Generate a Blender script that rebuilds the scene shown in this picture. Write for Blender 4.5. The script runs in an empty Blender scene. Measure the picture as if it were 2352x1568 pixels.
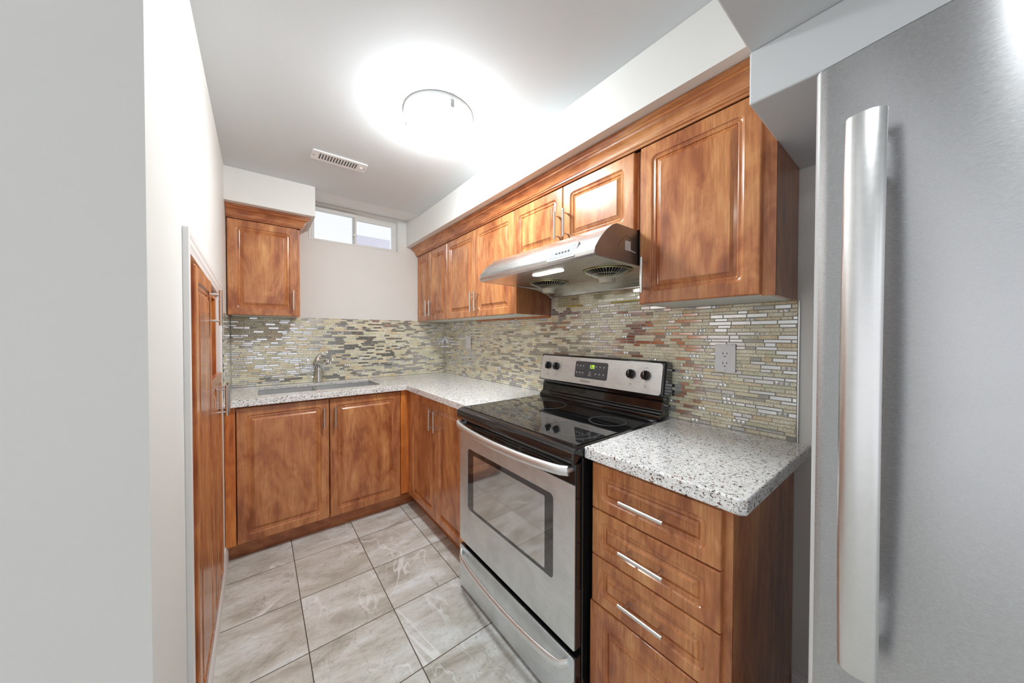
import bpy, bmesh, math, random
from mathutils import Vector, Matrix
from math import pi, sin, cos, radians, sqrt

# ------------------------------------------------------------------ scene, camera, world, light
S = bpy.context.scene
COL = S.collection
S.view_settings.view_transform = 'Standard'
S.view_settings.look = 'None'
S.view_settings.gamma = 1.0
S.view_settings.use_curve_mapping = False
S.view_settings.exposure = 0.80
S.cycles.use_denoising = True
S.cycles.max_bounces = 10
S.cycles.diffuse_bounces = 6
S.cycles.glossy_bounces = 6
S.cycles.caustics_reflective = False
S.cycles.caustics_refractive = False
S.cycles.sample_clamp_indirect = 6.0

CAM_H = 1.2712
yaw, pit, rol = radians(38.0083), radians(0.8142), radians(0.0933)
F = Vector((sin(yaw)*cos(pit), cos(yaw)*cos(pit), -sin(pit)))
R0 = Vector((cos(yaw), -sin(yaw), 0)); U0 = R0.cross(F)
R2 = R0*cos(rol) + U0*sin(rol); U2 = -R0*sin(rol) + U0*cos(rol)
cam = bpy.data.cameras.new('camera')
cam.sensor_width = 36.0
cam.lens = 746.2574/2352*36.0
cam.shift_y = -4.28/2352
cam.clip_start = 0.01
co = bpy.data.objects.new('camera', cam)
COL.objects.link(co)
M = Matrix((R2, U2, -F)).transposed().to_4x4(); M.translation = Vector((0, 0, CAM_H))
co.matrix_world = M
S.camera = co

W = bpy.data.worlds.new('daylight'); S.world = W; W.use_nodes = True
W.node_tree.nodes['Background'].inputs[0].default_value = (0.96, 0.975, 1.0, 1)
W.node_tree.nodes['Background'].inputs[1].default_value = 0.64

def area(name, loc, size, power, color=(1, 1, 1), rot=(0, 0, 0), size_y=None):
    l = bpy.data.lights.new(name, 'AREA'); l.energy = power; l.size = size; l.color = color
    if size_y: l.shape = 'RECTANGLE'; l.size_y = size_y
    o = bpy.data.objects.new(name, l); o.location = loc; o.rotation_euler = rot
    COL.objects.link(o); return o
# unseen fill lamps added behind the camera; the first follows the fridge highlight
area('room_fill', (0.30, -0.085, 1.94), 0.14, 1.1, (0.95, 0.98, 1.0))
area('room_fill', (-0.75, -1.5, 1.93), 0.9, 2.0, (0.95, 0.98, 1.0))
area('room_fill', (0.20, -2.0, 1.93), 0.8, 2.0, (0.95, 0.98, 1.0))
DOME_EMIT = 58.0

# ------------------------------------------------------------------ dimensions (metres)
XR, YB, XL = 1.432, 2.888, -0.1504        # right wall, back wall, left wall
ZC = 2.2485                               # kitchen ceiling
ZSO = 2.056                               # soffit underside
XSO, YSO = 1.0517, 2.508                  # soffit faces
YD, ZD = 0.2723, 1.950                    # dropped ceiling of the near room
XBK, ZBK = 0.936, 1.825                   # bulkhead over the fridge
ZT = 0.91; ZTB = 0.8722                   # counter top, counter underside
XU, YU = 1.1516, 2.61                     # upper door faces
ZU0, ZU1 = 1.392, 1.981
TZ0, TZ1 = 0.911, 1.3985

# ------------------------------------------------------------------ materials
def mat(name):
    m = bpy.data.materials.new(name); m.use_nodes = True
    nt = m.node_tree; b = nt.nodes['Principled BSDF']
    return m, nt, b
def simple(name, col, rough=0.5, metal=0.0, spec=0.5, coat=0.0, emit=None, estr=0.0, trans=0.0, ior=1.45):
    m, nt, b = mat(name)
    b.inputs['Base Color'].default_value = (*col, 1)
    b.inputs['Roughness'].default_value = rough
    b.inputs['Metallic'].default_value = metal
    b.inputs['Specular IOR Level'].default_value = spec
    b.inputs['Coat Weight'].default_value = coat
    b.inputs['IOR'].default_value = ior
    b.inputs['Transmission Weight'].default_value = trans
    if emit:
        b.inputs['Emission Color'].default_value = (*emit, 1); b.inputs['Emission Strength'].default_value = estr
    return m
def N(nt, t, **kw):
    n = nt.nodes.new(t)
    for k, v in kw.items(): setattr(n, k, v)
    return n
def ramp(nt, stops, interp='LINEAR'):
    n = N(nt, 'ShaderNodeValToRGB'); cr = n.color_ramp; cr.interpolation = interp
    while len(cr.elements) > 1: cr.elements.remove(cr.elements[-1])
    cr.elements[0].position = stops[0][0]; c = stops[0][1]; cr.elements[0].color = (*c, 1) if len(c) == 3 else c
    for p, c in stops[1:]:
        e = cr.elements.new(p); e.color = (*c, 1)
    return n
def coords(nt, scale=(1, 1, 1), rand=0.0, out='Object'):
    tc = N(nt, 'ShaderNodeTexCoord'); mp = N(nt, 'ShaderNodeMapping')
    mp.inputs['Scale'].default_value = scale
    if rand:
        oi = N(nt, 'ShaderNodeObjectInfo'); mu = N(nt, 'ShaderNodeVectorMath', operation='SCALE')
        cx = N(nt, 'ShaderNodeCombineXYZ')
        for i in range(3): nt.links.new(oi.outputs['Random'], cx.inputs[i])
        mu.inputs['Scale'].default_value = rand
        nt.links.new(cx.outputs[0], mu.inputs[0])
        ad = N(nt, 'ShaderNodeVectorMath', operation='ADD')
        nt.links.new(tc.outputs[out], ad.inputs[0]); nt.links.new(mu.outputs[0], ad.inputs[1])
        nt.links.new(ad.outputs[0], mp.inputs[0])
    else:
        nt.links.new(tc.outputs[out], mp.inputs[0])
    return mp
def noise(nt, src, scale, detail=2.0, rough=0.5, dist=0.0):
    n = N(nt, 'ShaderNodeTexNoise'); n.inputs['Scale'].default_value = scale
    n.inputs['Detail'].default_value = detail; n.inputs['Roughness'].default_value = rough
    n.inputs['Distortion'].default_value = dist
    nt.links.new(src.outputs[0], n.inputs['Vector']); return n
def mixc(nt, a, b, f, blend='MIX'):
    n = N(nt, 'ShaderNodeMix', data_type='RGBA', blend_type=blend)
    for sock, v in ((n.inputs[0], f), (n.inputs[6], a), (n.inputs[7], b)):
        if isinstance(v, (int, float)): sock.default_value = v
        elif isinstance(v, tuple): sock.default_value = (*v, 1)
        else: nt.links.new(v, sock)
    return n
def mth(nt, op, a, b=None, clamp=False):
    n = N(nt, 'ShaderNodeMath', operation=op); n.use_clamp = clamp
    for i, v in ((0, a), (1, b)):
        if v is None: continue
        if isinstance(v, (int, float)): n.inputs[i].default_value = v
        else: nt.links.new(v, n.inputs[i])
    return n.outputs[0]
def bump(nt, b, h, strength=0.1, dist=0.002):
    n = N(nt, 'ShaderNodeBump'); n.inputs['Strength'].default_value = strength; n.inputs['Distance'].default_value = dist
    nt.links.new(h, n.inputs['Height']); nt.links.new(n.outputs[0], b.inputs['Normal'])

def wood_mat(name, stretch, tint=(1, 1, 1), rough=0.27):
    m, nt, b = mat(name)
    c1 = coords(nt, stretch, rand=7.0)
    big = noise(nt, c1, 3.6, 3.0, 0.6, 2.6)
    c2 = coords(nt, tuple(1.0 if s > 0.6 else 0.38 for s in stretch), rand=7.0)
    mid = noise(nt, c2, 10.0, 4.0, 0.62, 2.2)
    fs = tuple(60.0 if s > 0.6 else 2.2 for s in stretch)
    c3 = coords(nt, fs, rand=3.0)
    fine = noise(nt, c3, 3.2, 3.0, 0.6)
    a = mixc(nt, big.outputs[0], mid.outputs[0], 0.42)
    r = ramp(nt, [(0.32, (0.25, 0.072, 0.026)), (0.42, (0.38, 0.126, 0.046)), (0.49, (0.49, 0.184, 0.068)), (0.57, (0.59, 0.252, 0.094)), (0.70, (0.74, 0.38, 0.15))])
    nt.links.new(a.outputs[2], r.inputs[0])
    fr = ramp(nt, [(0.3, (0.70, 0.67, 0.64)), (0.58, (1.06, 1.06, 1.06))])
    nt.links.new(fine.outputs[0], fr.inputs[0])
    mm = mixc(nt, r.outputs[0], fr.outputs[0], 0.75, 'MULTIPLY')
    tt = mixc(nt, mm.outputs[2], tint, 1.0, 'MULTIPLY')
    nt.links.new(tt.outputs[2], b.inputs['Base Color'])
    b.inputs['Roughness'].default_value = rough
    b.inputs['Specular IOR Level'].default_value = 0.5
    b.inputs['Coat Weight'].default_value = 0.25; b.inputs['Coat Roughness'].default_value = 0.14
    bump(nt, b, fine.outputs[0], 0.03, 0.001)
    return m
WOOD = wood_mat('cherry_wood', (1.0, 1.0, 0.22))
WOOD_Y = wood_mat('cherry_wood_along', (1.0, 0.2, 1.0), (0.93, 0.88, 0.86))
WOOD_X = wood_mat('cherry_wood_across', (0.2, 1.0, 1.0), (0.93, 0.88, 0.86))
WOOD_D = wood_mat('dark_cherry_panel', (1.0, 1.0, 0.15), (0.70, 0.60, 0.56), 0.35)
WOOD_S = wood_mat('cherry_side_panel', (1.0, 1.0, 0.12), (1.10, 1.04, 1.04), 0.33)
WOOD_O = wood_mat('orange_cherry', (1.0, 1.0, 0.15), (1.08, 0.80, 0.42), 0.45)
WHITE_MEL = simple('white_melamine', (0.74, 0.75, 0.70), 0.45)

def wall_mat(name, col, rough=0.6):
    m, nt, b = mat(name)
    c = coords(nt); n = noise(nt, c, 140, 3.0, 0.6); n2 = noise(nt, c, 2.2, 2.0)
    r = ramp(nt, [(0.3, tuple(v*0.97 for v in col)), (0.7, col)])
    nt.links.new(n2.outputs[0], r.inputs[0]); nt.links.new(r.outputs[0], b.inputs['Base Color'])
    b.inputs['Roughness'].default_value = rough; b.inputs['Specular IOR Level'].default_value = 0.3
    bump(nt, b, n.outputs[0], 0.10, 0.0012)
    return m
WALL = wall_mat('cream_wall_paint', (0.825, 0.822, 0.80))
CEIL = wall_mat('ceiling_paint', (0.715, 0.745, 0.765), 0.75)
TRIMW = simple('white_gloss_trim', (0.86, 0.86, 0.86), 0.3)
VINYL = simple('white_vinyl', (0.80, 0.80, 0.78), 0.4)
PLASTIC = simple('white_plastic', (0.80, 0.80, 0.82), 0.35)
DARKHOLE = simple('opening_shade', (0.012, 0.011, 0.010), 0.7)  # near-black standing in for the shade inside openings

def steel_mat(name, stretch, col=(0.60, 0.60, 0.60), rough=0.28, var=0.1, smudge=0.12, bmp=0.05):
    m, nt, b = mat(name)
    c = coords(nt, stretch); n = noise(nt, c, 8.0, 3.0, 0.6)
    c2 = coords(nt, (1, 1, 1)); s = noise(nt, c2, 9.0, 4.0, 0.6, 0.6)
    r = ramp(nt, [(0.3, tuple(v*(1-var) for v in col)), (0.7, tuple(min(1, v*(1+var)) for v in col))])
    nt.links.new(n.outputs[0], r.inputs[0])
    r2 = ramp(nt, [(0.35, (1-smudge,)*3), (0.6, (1.0, 1.0, 1.0))]); nt.links.new(s.outputs[0], r2.inputs[0])
    mm = mixc(nt, r.outputs[0], r2.outputs[0], 1.0, 'MULTIPLY')
    nt.links.new(mm.outputs[2], b.inputs['Base Color'])
    b.inputs['Metallic'].default_value = 1.0
    rr = mth(nt, 'MULTIPLY_ADD', n.outputs[0], 0.12)
    rr.node.inputs[2].default_value = rough-0.06
    nt.links.new(rr, b.inputs['Roughness'])
    bump(nt, b, n.outputs[0], bmp, 0.0006)
    return m
STEEL_Y = steel_mat('brushed_steel_range', (160, 1.2, 160), (0.80, 0.84, 0.855), 0.46)
STEEL_RH = steel_mat('satin_steel_range_handle', (30, 1.2, 30), (0.84, 0.86, 0.87), 0.40, 0.03, 0.04)
STEEL_HOOD = steel_mat('brushed_steel_hood', (140, 1.2, 140), (0.72, 0.72, 0.715), 0.27)
STEEL_FR = steel_mat('brushed_steel_fridge', (200, 2.0, 200), (0.55, 0.555, 0.57), 0.27, 0.05, 0.03, 0.008)
_b = STEEL_FR.node_tree.nodes['Principled BSDF']; _t = STEEL_FR.node_tree.nodes.new('ShaderNodeTangent'); _t.direction_type = 'RADIAL'; _t.axis = 'Z'
STEEL_FR.node_tree.links.new(_t.outputs[0], _b.inputs['Tangent']); _b.inputs['Anisotropic'].default_value = 0.75; _b.inputs['Anisotropic Rotation'].default_value = 0.25
STEEL_H = steel_mat('satin_nickel', (150, 150, 1.0), (0.72, 0.70, 0.68), 0.24, 0.05, 0.0)
STEEL_FH = steel_mat('fridge_handle_steel', (18, 18, 18), (0.80, 0.80, 0.80), 0.34, 0.02, 0.03, 0.01)
STEEL_SINK = steel_mat('sink_steel', (1.5, 90, 90), (0.74, 0.75, 0.76), 0.42, 0.05, 0.05)
STEEL_DARK = steel_mat('hood_side_dark_reflection', (1.2, 80, 80), (0.36, 0.37, 0.375), 0.45, 0.08, 0.15)  # darker steel: the dark cabinet reflection is put into the hood end's colour
CHROME = simple('chrome', (0.78, 0.78, 0.78), 0.06, 1.0)
BLACK = simple('black_enamel', (0.010, 0.010, 0.011), 0.12, 0, 0.5, 0.6)
BLACK_MATT = simple('black_plastic', (0.02, 0.02, 0.021), 0.35)
GLASSTOP = simple('black_ceramic_glass', (0.008, 0.008, 0.009), 0.03, 0, 0.75, 0.5)
RING = simple('burner_ring_print', (0.17, 0.17, 0.17), 0.25)
OVENGLASS = simple('oven_door_glass', (0.02, 0.02, 0.022), 0.03, 0, 0.9, 0.8)
OVENINNER = simple('oven_inner_screen', (0.62, 0.63, 0.63), 0.06, 0.85)
GREYPANEL = simple('grey_display_panel', (0.085, 0.088, 0.095), 0.25)
GREYLINE = simple('button_outline', (0.24, 0.25, 0.26), 0.4)
WHITEINK = simple('white_ink', (0.75, 0.75, 0.75), 0.5)
DARKINK = simple('dark_ink', (0.10, 0.10, 0.10), 0.5)
LCD = simple('green_digit', (0.3, 0.6, 0.05), 0.5, emit=(0.55, 0.95, 0.08), estr=1.1)
GREASE = simple('greasy_wire', (0.50, 0.45, 0.22), 0.3, 0.7)
HUBP = simple('cloudy_cup_plastic', (0.52, 0.48, 0.38), 0.3, 0, 0.5, 0.3)
TAPE = simple('yellow_tape', (0.50, 0.37, 0.02), 0.4)
def sheet_mat(name, tint, gloss):
    m = bpy.data.materials.new(name); m.use_nodes = True; nt = m.node_tree; nt.nodes.clear()
    o = nt.nodes.new('ShaderNodeOutputMaterial'); t = nt.nodes.new('ShaderNodeBsdfTransparent'); g = nt.nodes.new('ShaderNodeBsdfGlossy'); x = nt.nodes.new('ShaderNodeMixShader')
    t.inputs[0].default_value = (*tint, 1); g.inputs['Roughness'].default_value = 0.05; g.inputs[0].default_value = (1, 1, 1, 1); x.inputs[0].default_value = gloss
    nt.links.new(t.outputs[0], x.inputs[1]); nt.links.new(g.outputs[0], x.inputs[2]); nt.links.new(x.outputs[0], o.inputs[0]); return m
LENS = simple('hood_lamp_lens', (0.9, 0.9, 0.9), 0.3, emit=(1.0, 0.99, 0.97), estr=12.0)
DOME = simple('frosted_lamp_glass', (0.95, 0.95, 0.95), 0.4, emit=(0.93, 0.985, 1.0), estr=DOME_EMIT)
CLIPM = simple('lamp_clip_metal', (0.16, 0.16, 0.155), 0.4, 0.6)
GLASS = sheet_mat('window_glass', (0.98, 0.99, 1.0), 0.06)
CLEAR = sheet_mat('clear_plastic_sheet', (0.96, 0.97, 0.92), 0.12)
OUTWALL = simple('pale_outside_wall', (0.80, 0.78, 0.88), 0.8)

def granite_mat():
    m, nt, b = mat('speckled_granite')
    c = coords(nt)
    base = noise(nt, c, 60, 3.0, 0.6)
    r0 = ramp(nt, [(0.32, (0.76, 0.75, 0.74)), (0.55, (0.95, 0.945, 0.94))]); nt.links.new(base.outputs[0], r0.inputs[0])
    st = coords(nt, (1.0, 1.0, 1.3))
    n1 = noise(nt, st, 150, 1.8, 0.55, 0.5); r1 = ramp(nt, [(0.592, (0, 0, 0)), (0.625, (1, 1, 1))]); nt.links.new(n1.outputs[0], r1.inputs[0])
    n2 = noise(nt, st, 240, 1.5, 0.5, 0.4); r2 = ramp(nt, [(0.62, (0, 0, 0)), (0.66, (1, 1, 1))]); nt.links.new(n2.outputs[0], r2.inputs[0])
    n3 = noise(nt, c, 40, 2.0); r3 = ramp(nt, [(0.45, (0.05, 0.045, 0.05)), (0.60, (0.20, 0.095, 0.06))]); nt.links.new(n3.outputs[0], r3.inputs[0])
    a = mixc(nt, r0.outputs[0], (0.36, 0.35, 0.34), r2.outputs[0])
    d = mixc(nt, a.outputs[2], r3.outputs[0], r1.outputs[0])
    nt.links.new(d.outputs[2], b.inputs['Base Color'])
    b.inputs['Roughness'].default_value = 0.16; b.inputs['Specular IOR Level'].default_value = 0.55
    return m
GRANITE = granite_mat()

def floor_mat():
    gx, gy, s, g = 0.1518, 1.5072, 0.3345, 0.0019
    m, nt, b = mat('grey_stone_floor_tile')
    tc = N(nt, 'ShaderNodeTexCoord'); sp = N(nt, 'ShaderNodeSeparateXYZ'); nt.links.new(tc.outputs['Object'], sp.inputs[0])
    def cell(o, off):
        q = mth(nt, 'DIVIDE', mth(nt, 'SUBTRACT', o, off), s)
        fl = mth(nt, 'FLOOR', q); fr = mth(nt, 'FRACT', q)
        e = mth(nt, 'MINIMUM', fr, mth(nt, 'SUBTRACT', 1.0, fr))
        return fl, mth(nt, 'MULTIPLY', e, s)
    ix, ex = cell(sp.outputs[0], gx); iy, ey = cell(sp.outputs[1], gy)
    edge = mth(nt, 'MINIMUM', ex, ey)
    grout = mth(nt, 'LESS_THAN', edge, g)
    cid = N(nt, 'ShaderNodeCombineXYZ'); nt.links.new(ix, cid.inputs[0]); nt.links.new(iy, cid.inputs[1])
    wn = N(nt, 'ShaderNodeTexWhiteNoise', noise_dimensions='3D'); nt.links.new(cid.outputs[0], wn.inputs[0])
    sc = N(nt, 'ShaderNodeVectorMath', operation='SCALE'); sc.inputs['Scale'].default_value = 17.0
    nt.links.new(wn.outputs['Color'], sc.inputs[0])
    ad = N(nt, 'ShaderNodeVectorMath', operation='ADD'); nt.links.new(tc.outputs['Object'], ad.inputs[0]); nt.links.new(sc.outputs[0], ad.inputs[1])
    mp = N(nt, 'ShaderNodeMapping'); mp.inputs['Rotation'].default_value = (0, 0, radians(35)); mp.inputs['Scale'].default_value = (1.0, 2.4, 1.0)
    nt.links.new(ad.outputs[0], mp.inputs[0])
    cloud = noise(nt, mp, 3.2, 5.0, 0.62, 0.7)
    r = ramp(nt, [(0.32, (0.42, 0.395, 0.34)), (0.45, (0.585, 0.575, 0.525)), (0.57, (0.70, 0.705, 0.675)), (0.70, (0.81, 0.85, 0.865))])
    nt.links.new(cloud.outputs[0], r.inputs[0])
    scr = noise(nt, mp, 26.0, 5.0, 0.7, 1.4)
    rs = ramp(nt, [(0.36, (0.76, 0.745, 0.715)), (0.47, (0.98, 0.98, 0.98)), (0.66, (1.06, 1.06, 1.06))]); nt.links.new(scr.outputs[0], rs.inputs[0])
    m1 = mixc(nt, r.outputs[0], rs.outputs[0], 0.8, 'MULTIPLY')
    def veins(scale, lo, w, lvl, seedoff):
        mpv = N(nt, 'ShaderNodeMapping'); mpv.inputs['Location'].default_value = (seedoff, seedoff*2, 0); mpv.inputs['Rotation'].default_value = (0, 0, radians(60)); mpv.inputs['Scale'].default_value = (1, 0.55, 1)
        nt.links.new(ad.outputs[0], mpv.inputs[0])
        v = noise(nt, mpv, scale, 3.5, 0.55, 0.9)
        d = mth(nt, 'ABSOLUTE', mth(nt, 'SUBTRACT', v.outputs[0], lo))
        ln = mth(nt, 'SUBTRACT', 1.0, mth(nt, 'DIVIDE', d, w), True)
        k = noise(nt, mpv, 4.5, 2.0)
        kk = mth(nt, 'MULTIPLY', mth(nt, 'SUBTRACT', k.outputs[0], 0.48, True), 9.0, True)
        return mth(nt, 'MULTIPLY', mth(nt, 'MULTIPLY', ln, kk, True), lvl)
    v1 = veins(2.2, 0.5, 0.012, 0.8, 3.1); v2 = veins(4.0, 0.47, 0.010, 0.5, 9.7)
    vv = mth(nt, 'MAXIMUM', v1, v2)
    m2 = mixc(nt, m1.outputs[2], (0.93, 0.96, 0.96), vv)
    dk = veins(5.5, 0.52, 0.007, 0.55, 21.3)
    m3 = mixc(nt, m2.outputs[2], (0.24, 0.21, 0.18), dk)
    m4 = mixc(nt, m3.outputs[2], (0.115, 0.095, 0.072), grout)
    nt.links.new(m4.outputs[2], b.inputs['Base Color']); b.inputs['Specular IOR Level'].default_value = 0.35
    rg = mth(nt, 'MULTIPLY_ADD', grout, 0.5); rg.node.inputs[2].default_value = 0.30
    nt.links.new(rg, b.inputs['Roughness'])
    h = mth(nt, 'DIVIDE', edge, g*2, True)
    bp_ = N(nt, 'ShaderNodeBump'); bp_.inputs['Strength'].default_value = 0.5; bp_.inputs['Distance'].default_value = 0.002
    nt.links.new(h, bp_.inputs['Height'])
    bp2 = N(nt, 'ShaderNodeBump'); bp2.inputs['Strength'].default_value = 0.10; bp2.inputs['Distance'].default_value = 0.002
    nt.links.new(scr.outputs[0], bp2.inputs['Height']); nt.links.new(bp_.outputs[0], bp2.inputs['Normal'])
    nt.links.new(bp2.outputs[0], b.inputs['Normal'])
    return m
FLOOR = floor_mat()

def crackle_mat(name, tint):
    m, nt, b = mat(name)
    c = coords(nt); w = noise(nt, c, 90, 2.0)
    mx = N(nt, 'ShaderNodeVectorMath', operation='MULTIPLY_ADD'); mx.inputs[1].default_value = (0.006,)*3
    nt.links.new(w.outputs[1], mx.inputs[0]); nt.links.new(c.outputs[0], mx.inputs[2])
    v = N(nt, 'ShaderNodeTexVoronoi', feature='DISTANCE_TO_EDGE'); v.inputs['Scale'].default_value = 135
    nt.links.new(mx.outputs[0], v.inputs['Vector'])
    r = ramp(nt, [(0.0, (0.44, 0.38, 0.27)), (0.03, (0.72, 0.67, 0.53)), (0.08, (0.96, 0.93, 0.80))])
    nt.links.new(v.outputs['Distance'], r.inputs[0])
    n = noise(nt, c, 14, 3.0, 0.6)
    r2 = ramp(nt, [(0.3, (0.86, 0.80, 0.66)), (0.5, (0.98, 0.97, 0.92)), (0.7, (1.06, 1.08, 1.05))]); nt.links.new(n.outputs[0], r2.inputs[0])
    mm = mixc(nt, r.outputs[0], r2.outputs[0], 1.0, 'MULTIPLY'); mm = mixc(nt, mm.outputs[2], tint, 1.0, 'MULTIPLY')
    nt.links.new(mm.outputs[2], b.inputs['Base Color'])
    b.inputs['Roughness'].default_value = 0.10; b.inputs['Coat Weight'].default_value = 0.6; b.inputs['Coat Roughness'].default_value = 0.03
    b.inputs['Specular IOR Level'].default_value = 0.7
    bump(nt, b, v.outputs['Distance'], 0.15, 0.001)
    return m
CRACKLE = crackle_mat('crackled_beige_glass', (1, 1, 1))
CRACKLE2 = crackle_mat('crackled_tan_glass', (0.96, 0.86, 0.75))
CRACKLE3 = crackle_mat('crackled_green_grey_glass', (0.84, 0.88, 0.83))
MIRRORT = simple('mirror_steel_mosaic', (0.72, 0.71, 0.72), 0.15, 1.0)
GREYT = simple('grey_glass_mosaic', (0.42, 0.41, 0.37), 0.10, 0.35, 0.8, 0.5)
JEWEL = simple('faceted_glass_mosaic', (0.93, 0.95, 0.95), 0.06, 0.45, 0.9)
GROUT = simple('beige_grout', (0.56, 0.52, 0.43), 0.85)

# ------------------------------------------------------------------ helpers
def tag(o, label=None, cat=None, group=None, kind=None):
    if label: o['label'] = label
    if cat: o['category'] = cat
    if group: o['group'] = group
    if kind: o['kind'] = kind
    return o
def thing(name, loc, label, cat, group=None):
    o = bpy.data.objects.new(name, None); COL.objects.link(o); o.location = loc; o.empty_display_size = 0.1
    return tag(o, label, cat, group)
def base_of(parent):
    p = parent
    while p.parent: p = p.parent
    return Vector(p.location)
def link(name, bm, mats, parent=None, smooth=False, origin=None, bevel=0.0, seg=2, recalc=True):
    if recalc: bmesh.ops.recalc_face_normals(bm, faces=bm.faces)
    off = base_of(parent) if parent else (Vector(origin) if origin else Vector((0, 0, 0)))
    bmesh.ops.translate(bm, verts=bm.verts, vec=-off)
    me = bpy.data.meshes.new(name); bm.to_mesh(me); bm.free()
    if not isinstance(mats, (list, tuple)): mats = [mats]
    for m in mats: me.materials.append(m)
    if smooth:
        for p in me.polygons: p.use_smooth = True
    o = bpy.data.objects.new(name, me); COL.objects.link(o)
    if parent: o.parent = parent
    elif origin: o.location = origin
    if bevel:
        b = o.modifiers.new('bevel', 'BEVEL'); b.width = bevel; b.segments = seg; b.limit_method = 'ANGLE'; b.angle_limit = radians(35)
        b.harden_normals = False
    return o
def smooth_angle(o, ang=35):
    me = o.data
    for p in me.polygons: p.use_smooth = True
    bm = bmesh.new(); bm.from_mesh(me)
    for e in bm.edges:
        if len(e.link_faces) == 2 and e.calc_face_angle(0) > radians(ang): e.smooth = False
    bm.to_mesh(me); bm.free()
    return o
def B(): return bmesh.new()
def box(bm, x0, x1, y0, y1, z0, z1, mi=0):
    vs = [bm.verts.new((x, y, z)) for x in (x0, x1) for y in (y0, y1) for z in (z0, z1)]
    for f in ((0, 1, 3, 2), (4, 6, 7, 5), (0, 4, 5, 1), (2, 3, 7, 6), (0, 2, 6, 4), (1, 5, 7, 3)):
        fc = bm.faces.new([vs[i] for i in f]); fc.material_index = mi
    return bm
def cyl(bm, a, b, r0, r1=None, n=16, mi=0, caps=True):
    a, b = Vector(a), Vector(b); r1 = r0 if r1 is None else r1
    d = (b-a).normalized(); u = d.orthogonal().normalized(); v = d.cross(u)
    A = [bm.verts.new(a+(u*cos(2*pi*i/n)+v*sin(2*pi*i/n))*r0) for i in range(n)]
    C = [bm.verts.new(b+(u*cos(2*pi*i/n)+v*sin(2*pi*i/n))*r1) for i in range(n)]
    for i in range(n):
        f = bm.faces.new((A[i], A[(i+1) % n], C[(i+1) % n], C[i])); f.material_index = mi
    if caps:
        for L in (A[::-1], C):
            f = bm.faces.new(L); f.material_index = mi
    return bm
def lathe(bm, c, prof, n=32, axis='z', mi=0, cap=True):
    rings = []
    for r, h in prof:
        ring = []
        for i in range(n):
            a = 2*pi*i/n
            if axis == 'z': p = (c[0]+r*cos(a), c[1]+r*sin(a), c[2]+h)
            elif axis == 'x': p = (c[0]+h, c[1]+r*cos(a), c[2]+r*sin(a))
            else: p = (c[0]+r*cos(a), c[1]+h, c[2]+r*sin(a))
            ring.append(bm.verts.new(p))
        rings.append(ring)
    for A, C in zip(rings, rings[1:]):
        for i in range(n):
            f = bm.faces.new((A[i], A[(i+1) % n], C[(i+1) % n], C[i])); f.material_index = mi
    if cap:
        for L in (rings[0][::-1], rings[-1]):
            f = bm.faces.new(L); f.material_index = mi
    return bm
def torus(bm, c, R, r, n=48, k=8, axis='z', mi=0):
    rings = []
    for i in range(n):
        a = 2*pi*i/n; ring = []
        for j in range(k):
            t = 2*pi*j/k; rr = R+r*cos(t); h = r*sin(t)
            ring.append(bm.verts.new((c[0]+rr*cos(a), c[1]+rr*sin(a), c[2]+h) if axis == 'z' else (c[0]+h, c[1]+rr*cos(a), c[2]+rr*sin(a))))
        rings.append(ring)
    for i in range(n):
        A, C = rings[i], rings[(i+1) % n]
        for j in range(k):
            bm.faces.new((A[j], A[(j+1) % k], C[(j+1) % k], C[j])).material_index = mi
    return bm
def ringflat(bm, c, R, w, h=0.0004, n=64):
    lathe(bm, c, [(R-w/2, 0), (R-w/2, h), (R+w/2, h), (R+w/2, 0), (R-w/2, 0)], n, cap=False)
    return bm
def sweep(bm, path, sec, ups=None, closed_sec=True, caps=True, mi=0):
    """path: list of Vector, sec: list of (a,b) in local side/up, or list of such lists"""
    rings = []
    n = len(path)
    for i, p in enumerate(path):
        p = Vector(p)
        t = (Vector(path[min(i+1, n-1)])-Vector(path[max(i-1, 0)])).normalized()
        up = Vector(ups[i]) if isinstance(ups, list) else Vector(ups or (0, 0, 1))
        sd = t.cross(up).normalized(); u2 = sd.cross(t).normalized()
        s = sec[i] if isinstance(sec[0], list) else sec
        rings.append([bm.verts.new(p+sd*a+u2*b) for a, b in s])
    k = len(rings[0])
    for A, C in zip(rings, rings[1:]):
        for j in range(k if closed_sec else k-1):
            bm.faces.new((A[j], A[(j+1) % k], C[(j+1) % k], C[j])).material_index = mi
    if caps and closed_sec:
        bm.faces.new(rings[0][::-1]); bm.faces.new(rings[-1])
    return bm
def ell(a, b, n=16, off=(0, 0)): return [(off[0]+a*cos(2*pi*i/n), off[1]+b*sin(2*pi*i/n)) for i in range(n)]
def extrude_profile(bm, prof, fn0, fn1, mi=0):
    """closed polygon prof [(a,b)], fn(a,b)->xyz at both ends"""
    A = [bm.verts.new(fn0(a, b)) for a, b in prof]; C = [bm.verts.new(fn1(a, b)) for a, b in prof]
    n = len(prof)
    for i in range(n): bm.faces.new((A[i], A[(i+1) % n], C[(i+1) % n], C[i])).material_index = mi
    bm.faces.new(A[::-1]).material_index = mi; bm.faces.new(C).material_index = mi
    return bm
def plate(bm, outer, holes, fn, mi=0):
    """flat filled polygon with holes; fn(a,b)->xyz. returns loops of verts"""
    loops = []; edges = []
    for lp in [outer]+list(holes):
        vs = [bm.verts.new(fn(a, b)) for a, b in lp]; loops.append(vs)
        for i in range(len(vs)): edges.append(bm.edges.new((vs[i], vs[(i+1) % len(vs)])))
    r = bmesh.ops.triangle_fill(bm, use_beauty=True, use_dissolve=False, edges=edges)
    for g in r['geom']:
        if isinstance(g, bmesh.types.BMFace): g.material_index = mi
    return loops
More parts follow.
